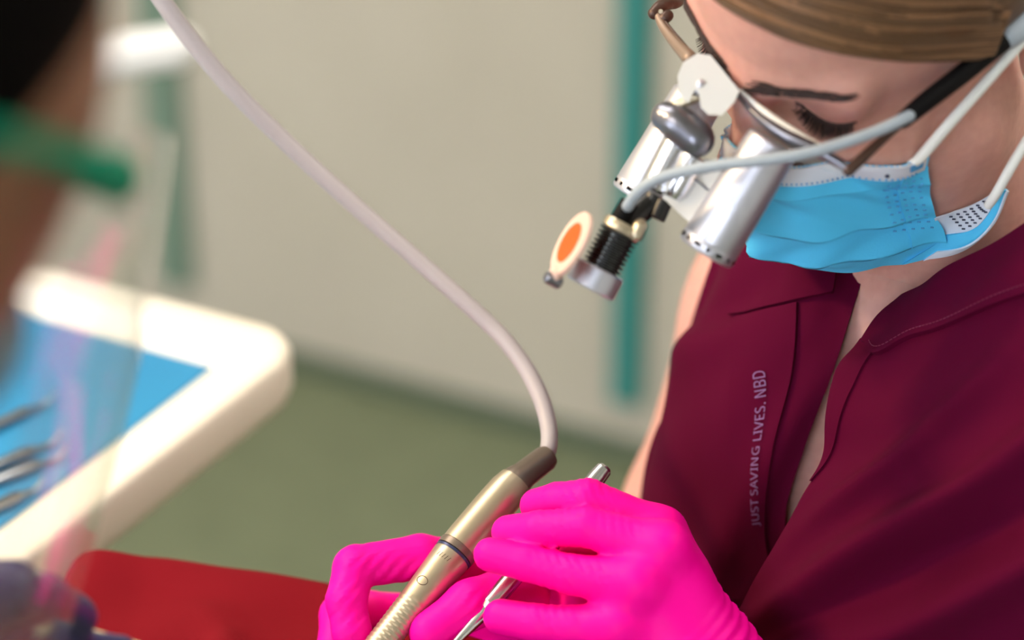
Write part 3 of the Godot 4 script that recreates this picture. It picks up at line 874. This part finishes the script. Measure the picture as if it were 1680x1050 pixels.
func tray_unit() -> void:
	var y := 0.965
	var ray := at(474, 556, 1.0) - EYE
	var corner := EYE + ray * ((y - EYE.y) / ray.y)           # far right corner, top of the rim
	var hx := 0.24
	var hz := 0.19
	var c := corner + Vector3(-hx + 0.012, 0, hz - 0.012)
	var root := thing("instrument_tray", "white rounded tray lined with blue paper beside the face shield", "tray", c + Vector3(0, -0.05, 0))
	# the rim: a profile of [inwards, height] carried round a rounded rectangle
	var prof := [[0.014, -0.042], [0.004, -0.036], [0.0, -0.026], [0.0, -0.006], [0.003, -0.001], [0.008, 0.0], [0.026, 0.0], [0.031, -0.002], [0.040, -0.012], [0.044, -0.014], [0.30, -0.014]]
	var V := PackedVector3Array()
	var T := PackedInt32Array()
	var n := 0
	for p in prof:
		var r: float = maxf(0.040 - p[0], 0.004)
		var path := rounded_rect(maxf(hx - p[0], 0.01), maxf(hz - p[0], 0.01), r)
		n = path.size()
		for q in path:
			V.append(c + q + Vector3(0, p[1], 0))
	for i in prof.size() - 1:
		for j in n:
			var a := i * n + j
			var b := i * n + (j + 1) % n
			T.append_array([a, a + n, b + n, a, b + n, b])
	part("pan", mesh_of(V, T), M.rim_plastic, root)
	part("pan_underside", chamfer_box(c + Vector3(0, -0.035, 0), Basis(), Vector3(hx - 0.016, 0.008, hz - 0.016), 0.005), M.rim_plastic, root)
	part("paper_liner", chamfer_box(c + Vector3(0, -0.0130, 0), Basis(), Vector3(hx - 0.047, 0.0007, hz - 0.047), 0.0003), M.tray_blue, root)
	part("support_arm", tube([c + Vector3(-0.05, -0.045, -0.02), c + Vector3(-0.05, -0.30, -0.02), c + Vector3(-0.35, -0.55, -0.1), c + Vector3(-0.40, -0.96, -0.1)], [0.022], 14), M.white_plastic, root)
	# instruments lying on the paper
	var names := ["probe", "scaler", "excavator", "forceps"]
	var where := [[[-60, 722], [92, 652]], [[-60, 788], [104, 716]], [[-50, 806], [112, 742]], [[-60, 858], [74, 792]]]
	var words := ["thin steel dental probe lying farthest back on the blue tray paper", "steel dental scaler lying second from the back on the blue tray paper", "steel dental excavator lying third from the back on the blue tray paper", "thicker steel dental forceps lying nearest on the blue tray paper"]
	for i in 4:
		var e := []
		for q in where[i]:
			var rr := at(q[0], q[1], 1.0) - EYE
			e.append(EYE + rr * ((y - 0.0123 + 0.0036 - EYE.y) / rr.y))
		var A: Vector3 = e[0]
		var B: Vector3 = e[1]
		var L := A.distance_to(B)
		var t := thing("dental_" + names[i], words[i], "instrument", (A + B) * 0.5, "instruments on the tray")
		part("handle", lathe(A, B, [[0, 0], [0, 0.0026], [0.001, 0.0034], [L * 0.62, 0.0036], [L * 0.66, 0.0030], [L * 0.70, 0.0022], [L * 0.70, 0]], 12), M.steel, t)
		var up := Vector3(0, 0.004, 0)
		part("working_end", tube([A.lerp(B, 0.69), A.lerp(B, 0.85) - up * 0.3, A.lerp(B, 0.95) + up * 0.3, B + up * 1.4], [0.0018, 0.0014, 0.0010, 0.0005], 8), M.steel, t)
	var arm := thing("swing_arm", "white rounded equipment arm behind the hose at the upper left", "arm", at(200, 90, 1.95))
	part("arm_tube", tube(pts([[-260, 165, 1.88], [0, 122, 1.92], [160, 98, 1.95], [286, 78, 1.97]]), [0.0185], 20), M.white_plastic, arm)
	part("end_cap", tube(pts([[284, 78, 1.97], [296, 76, 1.97]]), [0.0170], 20), M.white_plastic, arm)

# ------------------------------------------------------------------ the assistant in the left foreground
func assistant() -> void:
	var root := thing("person", "dark-haired person in navy gloves at the left edge, out of focus, wearing a face shield", "person", Vector3(at(-300, 100, 0.66).x, 0.0, at(-300, 100, 0.66).z))
	var f := Field.new()
	var b := cam_basis
	f.blob(at(-292, 40, 0.665), Vector3(0.0755, 0.088, 0.090), b, 0.02)
	f.blob(at(-258, 380, 0.672), Vector3(0.0405, 0.060, 0.060), b, 0.03)
	f.bone(at(-420, 300, 0.68), at(-500, 800, 0.70), 0.05, 0.055, 0.03)
	var bb := box_of(f)
	part("body", field_mesh(f, bb[0], bb[1], 0.005), M.skin_dark, root)
	var h := Field.new()
	h.blob(at(-305, -160, 0.64), Vector3(0.0765, 0.077, 0.085), b, 0.02)
	h.blob(at(-420, 0, 0.62), Vector3(0.07, 0.075, 0.07), b, 0.02)
	bb = box_of(h)
	part("hair", field_mesh(h, bb[0], bb[1], 0.005), M.hair_black, root)
	# ear, and the shirt below the neck
	var e := Field.new()
	e.blob(at(-330, 300, 0.588), Vector3(0.017, 0.030, 0.008), b.rotated(b.x, 0.1), 0.004)
	e.blob(at(-325, 305, 0.580), Vector3(0.010, 0.020, 0.007), b, 0.004, 1)
	bb = box_of(e)
	part("ear", field_mesh(e, bb[0], bb[1], 0.003), M.skin_dark, root)
	var c := Field.new()
	c.bone(at(-760, 900, 0.72), at(-1000, 1900, 0.80), 0.10, 0.15, 0.05)
	c.bone(at(-760, 900, 0.72), at(-520, 1300, 0.80), 0.075, 0.06, 0.05)
	bb = box_of(c)
	part("shirt", field_mesh(c, bb[0], bb[1], 0.009), mat(Color(0.20, 0.24, 0.34), 0.85), root)
	# cloth mask over the lower face, a sliver of it in view
	var k := Field.new()
	k.blob(at(-175, 540, 0.69), Vector3(0.0365, 0.030, 0.05), b, 0.02)
	bb = box_of(k)
	part("mask", field_mesh(k, bb[0], bb[1], 0.005), mat(Color(0.42, 0.50, 0.56), 0.8), root)
	# navy glove: bent fingers, the forefinger pointing right
	var g := Field.new()
	g.chain(pts([[-120, 1010, 1.000], [20, 968, 1.000], [70, 985, 1.020], [122, 1012, 1.045]]), [0.014, 0.0112, 0.0105, 0.0098], 0.005)
	g.chain(pts([[-120, 1040, 1.020], [40, 1040, 1.025], [120, 1070, 1.055], [196, 1075, 1.070]]), [0.014, 0.0115, 0.0100, 0.0088], 0.005)
	g.chain(pts([[-120, 1080, 1.020], [20, 1090, 1.030], [90, 1120, 1.050]]), [0.014, 0.0112, 0.0098], 0.005)
	g.chain(pts([[-120, 1010, 1.000], [-330, 1150, 0.97]]), [0.024, 0.03], 0.02)
	g.chain(pts([[-120, 1070, 1.020], [-330, 1180, 0.97]]), [0.024, 0.03], 0.02)
	bb = box_of(g)
	part("glove", field_mesh(g, bb[0], bb[1], 0.003), M.glove_navy, root)
	var suc := thing("suction_tip", "cream plastic suction tube end held in the navy glove", "suction tip", at(170, 1050, 1.0))
	part("tubing", tube(pts([[110, 1034, 1.062], [160, 1046, 1.070], [230, 1066, 1.080], [330, 1110, 1.100]]), [0.0030, 0.0031, 0.0030, 0.0028], 14), M.suction, suc)
	part("tip_ring", lathe(at(325, 1107, 1.099), at(345, 1117, 1.103), [[0, 0.0028], [0, 0.0036], [0.003, 0.0036], [0.004, 0.003], [0.004, 0]], 16), M.white_plastic, suc)
	# face shield: green spectacle frame, clear film bent round the face
	var fs := thing("face_shield", "clear face shield with a green frame in the blurred left foreground", "face shield", at(190, 290, 0.74))
	part("frame", tube(pts([[-420, 150, 0.54], [-120, 205, 0.555], [20, 232, 0.58], [110, 258, 0.63], [165, 280, 0.69], [188, 292, 0.73], [184, 294, 0.76], [120, 290, 0.80]]), [0.0026, 0.0028, 0.0030, 0.0036, 0.0066, 0.0080, 0.006, 0.004], 14), M.green, fs)
	var film := Sheet.new([
		pts([[150, 216, 0.775], [215, 212, 0.80], [262, 214, 0.84], [293, 226, 0.95]]),
		pts([[130, 332, 0.785], [196, 336, 0.81], [245, 345, 0.85], [272, 360, 0.96]]),
		pts([[75, 562, 0.81], [145, 576, 0.85], [195, 590, 0.91], [226, 600, 0.99]]),
		pts([[10, 805, 0.83], [84, 820, 0.88], [134, 830, 0.93], [168, 835, 1.0]]),
		pts([[-50, 1055, 0.83], [14, 1080, 0.875], [60, 1095, 0.925], [92, 1100, 0.99]]),
	], cam_basis.z)
	part("film", sheet_mesh(film, 30, 40, 0.0006), M.visor, fs)

# ------------------------------------------------------------------ helpers: nodes
func at(u: float, v: float, d: float) -> Vector3:   # a surveyed point: where it stands in the frame, and how far off
	return EYE + cam_basis * Vector3((u - 840.0) / FOCAL * d, (525.0 - v) / FOCAL * d, -d)

func pts(a: Array) -> Array:
	var r := []
	for q in a:
		r.append(at(q[0], q[1], q[2]))
	return r

func numbered(n: String) -> String:
	if not used_names.has(n):
		used_names[n] = 0
		return n
	used_names[n] += 1
	return "%s_%03d" % [n, used_names[n]]

func thing(called: String, label: String, category: String, where: Vector3, group := "") -> Node3D:
	var o := Node3D.new()
	o.name = numbered(called)
	add_child(o)
	o.position = where
	o.set_meta("label", label)
	o.set_meta("category", category)
	if group:
		o.set_meta("group", group)
	return o

# a part of a thing; world_space: its shape is given in the room's coordinates
func part(called: String, mesh: Mesh, mat: Material, parent: Node3D, world_space := true) -> MeshInstance3D:
	var o := MeshInstance3D.new()
	o.name = called
	o.mesh = mesh
	o.material_override = mat
	parent.add_child(o, true)
	if world_space:
		var off := Vector3.ZERO
		var n: Node = parent
		while n != self:
			off += n.position
			n = n.get_parent()
		o.position = -off
	return o

func struct(called: String, mesh: Mesh, mat: Material) -> MeshInstance3D:
	var o := part(called, mesh, mat, self, false)
	o.set_meta("kind", "structure")
	return o

# ------------------------------------------------------------------ helpers: shapes
# triangles run counter-clockwise seen from outside here and are turned for Godot on the way out
func mesh_of(V: PackedVector3Array, T: PackedInt32Array, N := PackedVector3Array(), UV := PackedVector2Array()) -> ArrayMesh:
	if N.is_empty():
		N.resize(V.size())
		for i in range(0, T.size(), 3):
			var n := (V[T[i + 1]] - V[T[i]]).cross(V[T[i + 2]] - V[T[i]])
			N[T[i]] += n
			N[T[i + 1]] += n
			N[T[i + 2]] += n
		for i in N.size():
			N[i] = N[i].normalized() if N[i].length_squared() > 0 else Vector3.UP
	var R := PackedInt32Array()
	R.resize(T.size())
	for i in range(0, T.size(), 3):
		R[i] = T[i]
		R[i + 1] = T[i + 2]
		R[i + 2] = T[i + 1]
	var a := []
	a.resize(Mesh.ARRAY_MAX)
	a[Mesh.ARRAY_VERTEX] = V
	a[Mesh.ARRAY_NORMAL] = N
	a[Mesh.ARRAY_INDEX] = R
	if not UV.is_empty():
		a[Mesh.ARRAY_TEX_UV] = UV
	var m := ArrayMesh.new()
	m.add_surface_from_arrays(Mesh.PRIMITIVE_TRIANGLES, a)
	return m

func joined(list: Array) -> ArrayMesh:
	var st := SurfaceTool.new()
	st.begin(Mesh.PRIMITIVE_TRIANGLES)
	for m in list:
		st.append_from(m, 0, Transform3D())
	return st.commit()

func chamfer_box(c: Vector3, b: Basis, h: Vector3, bev: float) -> ArrayMesh:
	var V := PackedVector3Array()
	var T := PackedInt32Array()
	var N := PackedVector3Array()
	var faces := []
	var vert := func(s: Vector3, a: int) -> Vector3:
		var p := Vector3(s.x * (h.x - bev), s.y * (h.y - bev), s.z * (h.z - bev))
		p[a] = s[a] * h[a]
		return p
	for a in 3:
		var b1 := (a + 1) % 3
		var c1 := (a + 2) % 3
		for s in [-1.0, 1.0]:
			var f := []
			for q in [[-1, -1], [1, -1], [1, 1], [-1, 1]]:
				var sv := Vector3.ZERO
				sv[a] = s
				sv[b1] = q[0]
				sv[c1] = q[1]
				f.append(vert.call(sv, a))
			faces.append(f)
			for s2 in [-1.0, 1.0]:
				var e := []
				for q in [[-1, a], [1, a], [1, b1], [-1, b1]]:
					var sv := Vector3.ZERO
					sv[a] = s
					sv[b1] = s2
					sv[c1] = q[0]
					e.append(vert.call(sv, q[1]))
				faces.append(e)
				if a == 0:
					for s3 in [-1.0, 1.0]:
						var sv := Vector3(s, s2, s3)
						faces.append([vert.call(sv, 0), vert.call(sv, 1), vert.call(sv, 2)])
	for f in faces:
		var mid := Vector3.ZERO
		for p in f:
			mid += p / f.size()
		var n: Vector3 = (f[1] - f[0]).cross(f[2] - f[0]).normalized()
		if n.dot(mid) < 0:
			f.reverse()
			n = -n
		var k := V.size()
		for p in f:
			V.append(c + b * p)
			N.append(b * n)
		for i in range(1, f.size() - 1):
			T.append_array([k, k + i, k + i + 1])
	return mesh_of(V, T, N)

# a flat polygon given by its corners, with thickness along n
func slab(corners: Array, n: Vector3, th: float) -> ArrayMesh:
	var V := PackedVector3Array()
	var T := PackedInt32Array()
	var N := PackedVector3Array()
	var mid := Vector3.ZERO
	for p in corners:
		mid += p / corners.size()
	var k := corners.size()
	var ax := (corners[1] - corners[0]).normalized() as Vector3
	ax = (ax - n * ax.dot(n)).normalized()
	var ay := n.cross(ax)
	var flat := PackedVector2Array()
	for p in corners:
		flat.append(Vector2((p - mid).dot(ax), (p - mid).dot(ay)))
	var tris := Geometry2D.triangulate_polygon(flat)
	for side in [1.0, -1.0]:
		var o := V.size()
		for p in corners:
			V.append(p + n * th * 0.5 * side)
			N.append(n * side)
		for i in range(0, tris.size(), 3):
			var a := tris[i]
			var b := tris[i + 1]
			var c := tris[i + 2]
			var tri: Vector3 = (corners[b] - corners[a]).cross(corners[c] - corners[a])
			if tri.dot(n) * side > 0:
				T.append_array([o + a, o + b, o + c])
			else:
				T.append_array([o + a, o + c, o + b])
	for i in k:
		var p: Vector3 = corners[i]
		var q: Vector3 = corners[(i + 1) % k]
		var en := (q - p).cross(n).normalized()
		if Geometry2D.is_polygon_clockwise(flat):
			en = -en
		var o := V.size()
		V.append_array([p + n * th * 0.5, q + n * th * 0.5, q - n * th * 0.5, p - n * th * 0.5])
		N.append_array([en, en, en, en])
		if (q - p).cross(-n).dot(en) > 0:
			T.append_array([o, o + 1, o + 2, o, o + 2, o + 3])
		else:
			T.append_array([o, o + 2, o + 1, o, o + 3, o + 2])
	return mesh_of(V, T, N)

func cr(a: Vector3, b: Vector3, c: Vector3, d: Vector3, t: float) -> Vector3:
	return 0.5 * ((2.0 * b) + (c - a) * t + (2.0 * a - 5.0 * b + 4.0 * c - d) * t * t + (3.0 * b - a - 3.0 * c + d) * t * t * t)

func curve_at(p: Array, t: float) -> Vector3:      # t from 0 to 1 along the points
	var n := p.size() - 1
	var x := clampf(t, 0, 1) * n
	var i := mini(int(x), n - 1)
	var a: Vector3 = p[i - 1] if i > 0 else 2.0 * p[0] - p[1]
	var d: Vector3 = p[i + 2] if i + 2 <= n else 2.0 * p[n] - p[n - 1]
	return cr(a, p[i], p[i + 1], d, x - i)

func lerp_list(r: Array, t: float) -> float:
	if r.size() == 1:
		return r[0]
	var x := clampf(t, 0, 1) * (r.size() - 1)
	var i := mini(int(x), r.size() - 2)
	return lerpf(r[i], r[i + 1], x - i)

# a round tube along a smooth curve through the points, with rounded ends
func tube(p: Array, r: Array, seg := 12, steps := 0, round_ends := true) -> ArrayMesh:
	if steps == 0:
		steps = (p.size() - 1) * 6
	var C := []
	var R := []
	if round_ends:
		var t0: Vector3 = (curve_at(p, 0.0) - curve_at(p, 0.02)).normalized()
		for k in 4:
			var a := PI / 2 * (1.0 - k / 4.0)
			C.append(p[0] + t0 * sin(a) * lerp_list(r, 0))
			R.append(maxf(cos(a), 0.001) * lerp_list(r, 0))
	for i in steps + 1:
		C.append(curve_at(p, float(i) / steps))
		R.append(lerp_list(r, float(i) / steps))
	if round_ends:
		var t1: Vector3 = (curve_at(p, 1.0) - curve_at(p, 0.98)).normalized()
		for k in range(1, 5):
			var a := PI / 2 * k / 4.0
			C.append(p[-1] + t1 * sin(a) * lerp_list(r, 1))
			R.append(maxf(cos(a), 0.001) * lerp_list(r, 1))
	var V := PackedVector3Array()
	var T := PackedInt32Array()
	var side := Vector3.ZERO
	for i in C.size():
		var dir: Vector3 = (C[mini(i + 1, C.size() - 1)] - C[maxi(i - 1, 0)]).normalized()
		if side == Vector3.ZERO:
			side = dir.cross(Vector3.UP if absf(dir.y) < 0.9 else Vector3.RIGHT).normalized()
		side = (side - dir * side.dot(dir)).normalized()
		var up := dir.cross(side)
		for j in seg:
			var a := TAU * j / seg
			V.append(C[i] + (side * cos(a) + up * sin(a)) * R[i])
	for i in C.size() - 1:
		for j in seg:
			var a := i * seg + j
			var b := i * seg + (j + 1) % seg
			T.append_array([a, b, b + seg, a, b + seg, a + seg])
	return mesh_of(V, T)

# a turned shape: profile of [distance along the axis, radius], from A towards B
func lathe(A: Vector3, B: Vector3, prof: Array, seg := 32, sharp := 0.8) -> ArrayMesh:
	var dir := (B - A).normalized()
	var side := dir.cross(Vector3.UP if absf(dir.y) < 0.9 else Vector3.RIGHT).normalized()
	var up := dir.cross(side)
	var V := PackedVector3Array()
	var N := PackedVector3Array()
	var T := PackedInt32Array()
	var sn := []
	for i in prof.size() - 1:
		var dt: float = prof[i + 1][0] - prof[i][0]
		var dr: float = prof[i + 1][1] - prof[i][1]
		sn.append(Vector2(-dr, dt).normalized())
	for i in sn.size():
		var n0: Vector2 = sn[i]
		var n1: Vector2 = sn[i]
		if i > 0 and sn[i - 1].dot(sn[i]) > sharp:
			n0 = (sn[i - 1] + sn[i]).normalized()
		if i + 1 < sn.size() and sn[i + 1].dot(sn[i]) > sharp:
			n1 = (sn[i + 1] + sn[i]).normalized()
		var o := V.size()
		for e in 2:
			var pr: Array = prof[i + e]
			var nn := n0 if e == 0 else n1
			for j in seg:
				var a := TAU * j / seg
				var rad := side * cos(a) + up * sin(a)
				V.append(A + dir * pr[0] + rad * maxf(pr[1], 0.00001))
				N.append((dir * nn.x + rad * nn.y).normalized())
		for j in seg:
			var a := o + j
			var b := o + (j + 1) % seg
			T.append_array([a, b, b + seg, a, b + seg, a + seg])
	return mesh_of(V, T, N)

# a smooth sheet through a grid of points
class Sheet:
	var g: Array
	var nr: int
	var nc: int
	var bulge
	var facing: Vector3
	func _init(grid: Array, towards: Vector3, f = null) -> void:
		g = grid
		nr = grid.size()
		nc = grid[0].size()
		bulge = f
		facing = towards
	static func cr(a: Vector3, b: Vector3, c: Vector3, d: Vector3, t: float) -> Vector3:
		return 0.5 * ((2.0 * b) + (c - a) * t + (2.0 * a - 5.0 * b + 4.0 * c - d) * t * t + (3.0 * b - a - 3.0 * c + d) * t * t * t)
	func row(i: int, s: float) -> Vector3:
		var n := nc - 1
		var x := clampf(s, 0, 1) * n
		var k := mini(int(x), n - 1)
		var r: Array = g[i]
		var a: Vector3 = r[k - 1] if k > 0 else 2.0 * r[0] - r[1]
		var d: Vector3 = r[k + 2] if k + 2 <= n else 2.0 * r[n] - r[n - 1]
		return cr(a, r[k], r[k + 1], d, x - k)
	func flat(s: float, t: float) -> Vector3:
		var n := nr - 1
		var x := clampf(t, 0, 1) * n
		var k := mini(int(x), n - 1)
		var b := row(k, s)
		var c := row(k + 1, s)
		var a: Vector3 = row(k - 1, s) if k > 0 else 2.0 * b - c
		var d: Vector3 = row(k + 2, s) if k + 2 <= n else 2.0 * c - b
		return cr(a, b, c, d, x - k)
	func normal(s: float, t: float) -> Vector3:
		var e := 0.01
		var n := (flat(minf(s + e, 1), t) - flat(maxf(s - e, 0), t)).cross(flat(s, minf(t + e, 1)) - flat(s, maxf(t - e, 0))).normalized()
		return n if n.dot(facing) > 0 else -n
	func point(s: float, t: float, lift := 0.0) -> Vector3:
		if bulge != null:
			lift += bulge.call(s, t)
		return flat(s, t) + normal(s, t) * lift if lift != 0.0 else flat(s, t)

# a piece of a sheet, s0..s1 by t0..t1, with thickness
func sheet_mesh(sh: Sheet, ns: int, nt: int, th := 0.0015, lift := 0.0, s0 := 0.0, s1 := 1.0, t0 := 0.0, t1 := 1.0, edge = null) -> ArrayMesh:
	var V := PackedVector3Array()
	var T := []
	var UV := PackedVector2Array()
	var w := ns + 1
	for layer in 2:
		for j in nt + 1:
			for i in ns + 1:
				var s := lerpf(s0, s1, float(i) / ns)
				var t := lerpf(t0, t1, float(j) / nt)
				if edge != null:
					var q: Vector2 = edge.call(float(i) / ns, float(j) / nt)
					s = q.x
					t = q.y
				V.append(sh.point(s, t, lift - (th if layer == 1 else 0.0)))
				UV.append(Vector2(s, t))
	var flip: bool = (V[1] - V[0]).cross(V[w] - V[0]).dot(sh.normal(s0, t0)) < 0
	var mi := ns / 2
	var mj := nt / 2
	flip = (V[mj * w + mi + 1] - V[mj * w + mi]).cross(V[(mj + 1) * w + mi] - V[mj * w + mi]).dot(sh.normal((s0 + s1) / 2, (t0 + t1) / 2)) < 0
	var quad := func(a: int, b: int, c: int, d: int, f: bool) -> void:
		if f:
			T.append_array([a, c, b, a, d, c])
		else:
			T.append_array([a, b, c, a, c, d])
	var L := w * (nt + 1)
	for j in nt:
		for i in ns:
			var a := j * w + i
			quad.call(a, a + 1, a + 1 + w, a + w, flip)
			quad.call(L + a, L + a + 1, L + a + 1 + w, L + a + w, not flip)
	# the rim, on vertices of its own so that its normals stay its own
	var ring := []
	for i in w:
		ring.append(i)
	for j in range(1, nt + 1):
		ring.append(j * w + ns)
	for i in range(ns - 1, -1, -1):
		ring.append(nt * w + i)
	for j in range(nt - 1, 0, -1):
		ring.append(j * w)
	var base := V.size()
	for k in ring:
		V.append(V[k])
		V.append(V[L + k])
		UV.append(UV[k])
		UV.append(UV[k])
	for k in ring.size():
		var a := base + 2 * k
		var b := base + 2 * ((k + 1) % ring.size())
		quad.call(a, a + 1, b + 1, b, flip)
	return mesh_of(V, PackedInt32Array(T), PackedVector3Array(), UV)

# ------------------------------------------------------------------ helpers: bodies as one surface round joined bones and swellings
class Field:
	var typ := PackedInt32Array()       # 0 tapered bone, 1 ellipsoid
	var op := PackedInt32Array()        # 0 add, 1 take away
	var A := PackedVector3Array()
	var B := PackedVector3Array()       # bone: far end; ellipsoid: radii
	var ra := PackedFloat32Array()
	var rb := PackedFloat32Array()
	var K := PackedFloat32Array()
	var inv: Array[Basis] = []
	func bone(a: Vector3, b: Vector3, r0: float, r1: float, k := 0.004, o := 0) -> void:
		typ.append(0); op.append(o); A.append(a); B.append(b); ra.append(r0); rb.append(r1); K.append(k); inv.append(Basis())
	func chain(p: Array, r: Array, k := 0.004) -> void:
		for i in p.size() - 1:
			bone(p[i], p[i + 1], r[i], r[i + 1], k)
	func blob(c: Vector3, radii: Vector3, b: Basis, k := 0.01, o := 0) -> void:
		typ.append(1); op.append(o); A.append(c); B.append(radii); ra.append(0); rb.append(0); K.append(k); inv.append(b.transposed())
	func one(i: int, p: Vector3) -> float:
		if typ[i] == 0:
			var a := A[i]
			var ab := B[i] - a
			var t := clampf((p - a).dot(ab) / maxf(ab.length_squared(), 1e-12), 0.0, 1.0)
			return p.distance_to(a + ab * t) - lerpf(ra[i], rb[i], t)
		var q := inv[i] * (p - A[i])
		var r := B[i]
		var k0 := (q / r).length()
		var k1 := (q / (r * r)).length()
		return k0 * (k0 - 1.0) / k1 if k1 > 1e-9 else -minf(r.x, minf(r.y, r.z))
	func dist(p: Vector3, idx: PackedInt32Array) -> float:
		var d := 1.0
		for i in idx:
			var e := one(i, p)
			var k := K[i]
			if op[i] == 0:
				var h := maxf(k - absf(d - e), 0.0) / k
				d = minf(d, e) - h * h * k * 0.25
			else:
				var h := maxf(k - absf(d + e), 0.0) / k
				d = maxf(d, -e) + h * h * k * 0.25
		return d
	func all() -> PackedInt32Array:
		var r := PackedInt32Array()
		for i in typ.size():
			r.append(i)
		return r

func field_mesh(f: Field, lo: Vector3, hi: Vector3, cell: float, tweak = null) -> ArrayMesh:
	var BL := 4
	var nb := Vector3i(((hi - lo) / (cell * BL)).ceil())
	var n := nb * BL
	var D := PackedFloat32Array()
	D.resize(n.x * n.y * n.z)
	var rad := cell * BL * 0.87 + cell * 1.8
	var every := f.all()
	var live := []
	for bz in nb.z:
		for by in nb.y:
			for bx in nb.x:
				var c := lo + Vector3(bx + 0.5, by + 0.5, bz + 0.5) * cell * BL
				var idx := PackedInt32Array()
				for i in every:
					var e := f.one(i, c)
					if e < rad * 2.2 + f.K[i]:
						idx.append(i)
				var d := f.dist(c, idx) if idx.size() else 1.0
				var active := absf(d) < rad * 1.5 and idx.size() > 0
				if active:
					live.append(Vector3i(bx, by, bz))
				for z in BL:
					for y in BL:
						var o := ((bz * BL + z) * n.y + by * BL + y) * n.x + bx * BL
						for x in BL:
							if active:
								D[o + x] = f.dist(lo + Vector3(bx * BL + x, by * BL + y, bz * BL + z) * cell, idx)
							else:
								D[o + x] = d
	var V := PackedVector3Array()
	var T := PackedInt32Array()
	var at_cell := {}
	var sx := 1
	var sy := n.x
	var sz := n.x * n.y
	var offs := [0, sx, sy, sx + sy, sz, sx + sz, sy + sz, sx + sy + sz]
	var edges := [[0, 1], [2, 3], [4, 5], [6, 7], [0, 2], [1, 3], [4, 6], [5, 7], [0, 4], [1, 5], [2, 6], [3, 7]]
	var cells := []
	# the live blocks and the cells just before them
	var seen := {}
	for b in live:
		for z in range(-1, BL):
			for y in range(-1, BL):
				for x in range(-1, BL):
					var ix: int = b.x * BL + x
					var iy: int = b.y * BL + y
					var iz: int = b.z * BL + z
					if ix < 0 or iy < 0 or iz < 0 or ix >= n.x - 1 or iy >= n.y - 1 or iz >= n.z - 1:
						continue
					var o := iz * sz + iy * sy + ix
					if (x < 0 or y < 0 or z < 0) and seen.has(o):
						continue
					if x < 0 or y < 0 or z < 0 or at_cell.has(o):
						seen[o] = true
					if at_cell.has(o):
						continue
					var neg := 0
					for k in offs:
						if D[o + k] < 0.0:
							neg += 1
					if neg == 0 or neg == 8:
						continue
					var p := Vector3.ZERO
					var cnt := 0
					for e in edges:
						var d0 := D[o + offs[e[0]]]
						var d1 := D[o + offs[e[1]]]
						if (d0 < 0.0) != (d1 < 0.0):
							var t := d0 / (d0 - d1)
							var c0 := Vector3(e[0] & 1, (e[0] >> 1) & 1, e[0] >> 2)
							var c1 := Vector3(e[1] & 1, (e[1] >> 1) & 1, e[1] >> 2)
							p += c0.lerp(c1, t)
							cnt += 1
					at_cell[o] = V.size()
					V.append(lo + (Vector3(ix, iy, iz) + p / cnt) * cell)
					cells.append(o)
	for o in cells:
		for ax in 3:
			var st: int = [sx, sy, sz][ax]
			var u: int = [sy, sz, sx][ax]
			var v: int = [sz, sx, sy][ax]
			var d0 := D[o]
			var d1 := D[o + st]
			if (d0 < 0.0) == (d1 < 0.0):
				continue
			if not (at_cell.has(o - u) and at_cell.has(o - v) and at_cell.has(o - u - v)):
				continue
			var q := [at_cell[o], at_cell[o - u], at_cell[o - u - v], at_cell[o - v]]
			if d0 < 0.0:
				T.append_array([q[0], q[1], q[2], q[0], q[2], q[3]])
			else:
				T.append_array([q[0], q[2], q[1], q[0], q[3], q[2]])
	if tweak != null:
		var m0 := mesh_of(V, T)
		var N: PackedVector3Array = m0.surface_get_arrays(0)[Mesh.ARRAY_NORMAL]
		for i in V.size():
			V[i] = tweak.call(V[i], N[i])
	return mesh_of(V, T)

func box_of(f: Field, pad := 0.01) -> Array:
	var lo := Vector3.ONE * 1e3
	var hi := -lo
	for i in f.typ.size():
		if f.op[i] == 1:
			continue
		var r: float
		if f.typ[i] == 0:
			r = maxf(f.ra[i], f.rb[i])
			lo = lo.min(f.B[i] - Vector3.ONE * r)
			hi = hi.max(f.B[i] + Vector3.ONE * r)
		else:
			r = maxf(f.B[i].x, maxf(f.B[i].y, f.B[i].z))
		lo = lo.min(f.A[i] - Vector3.ONE * r)
		hi = hi.max(f.A[i] + Vector3.ONE * r)
	return [lo - Vector3.ONE * pad, hi + Vector3.ONE * pad]
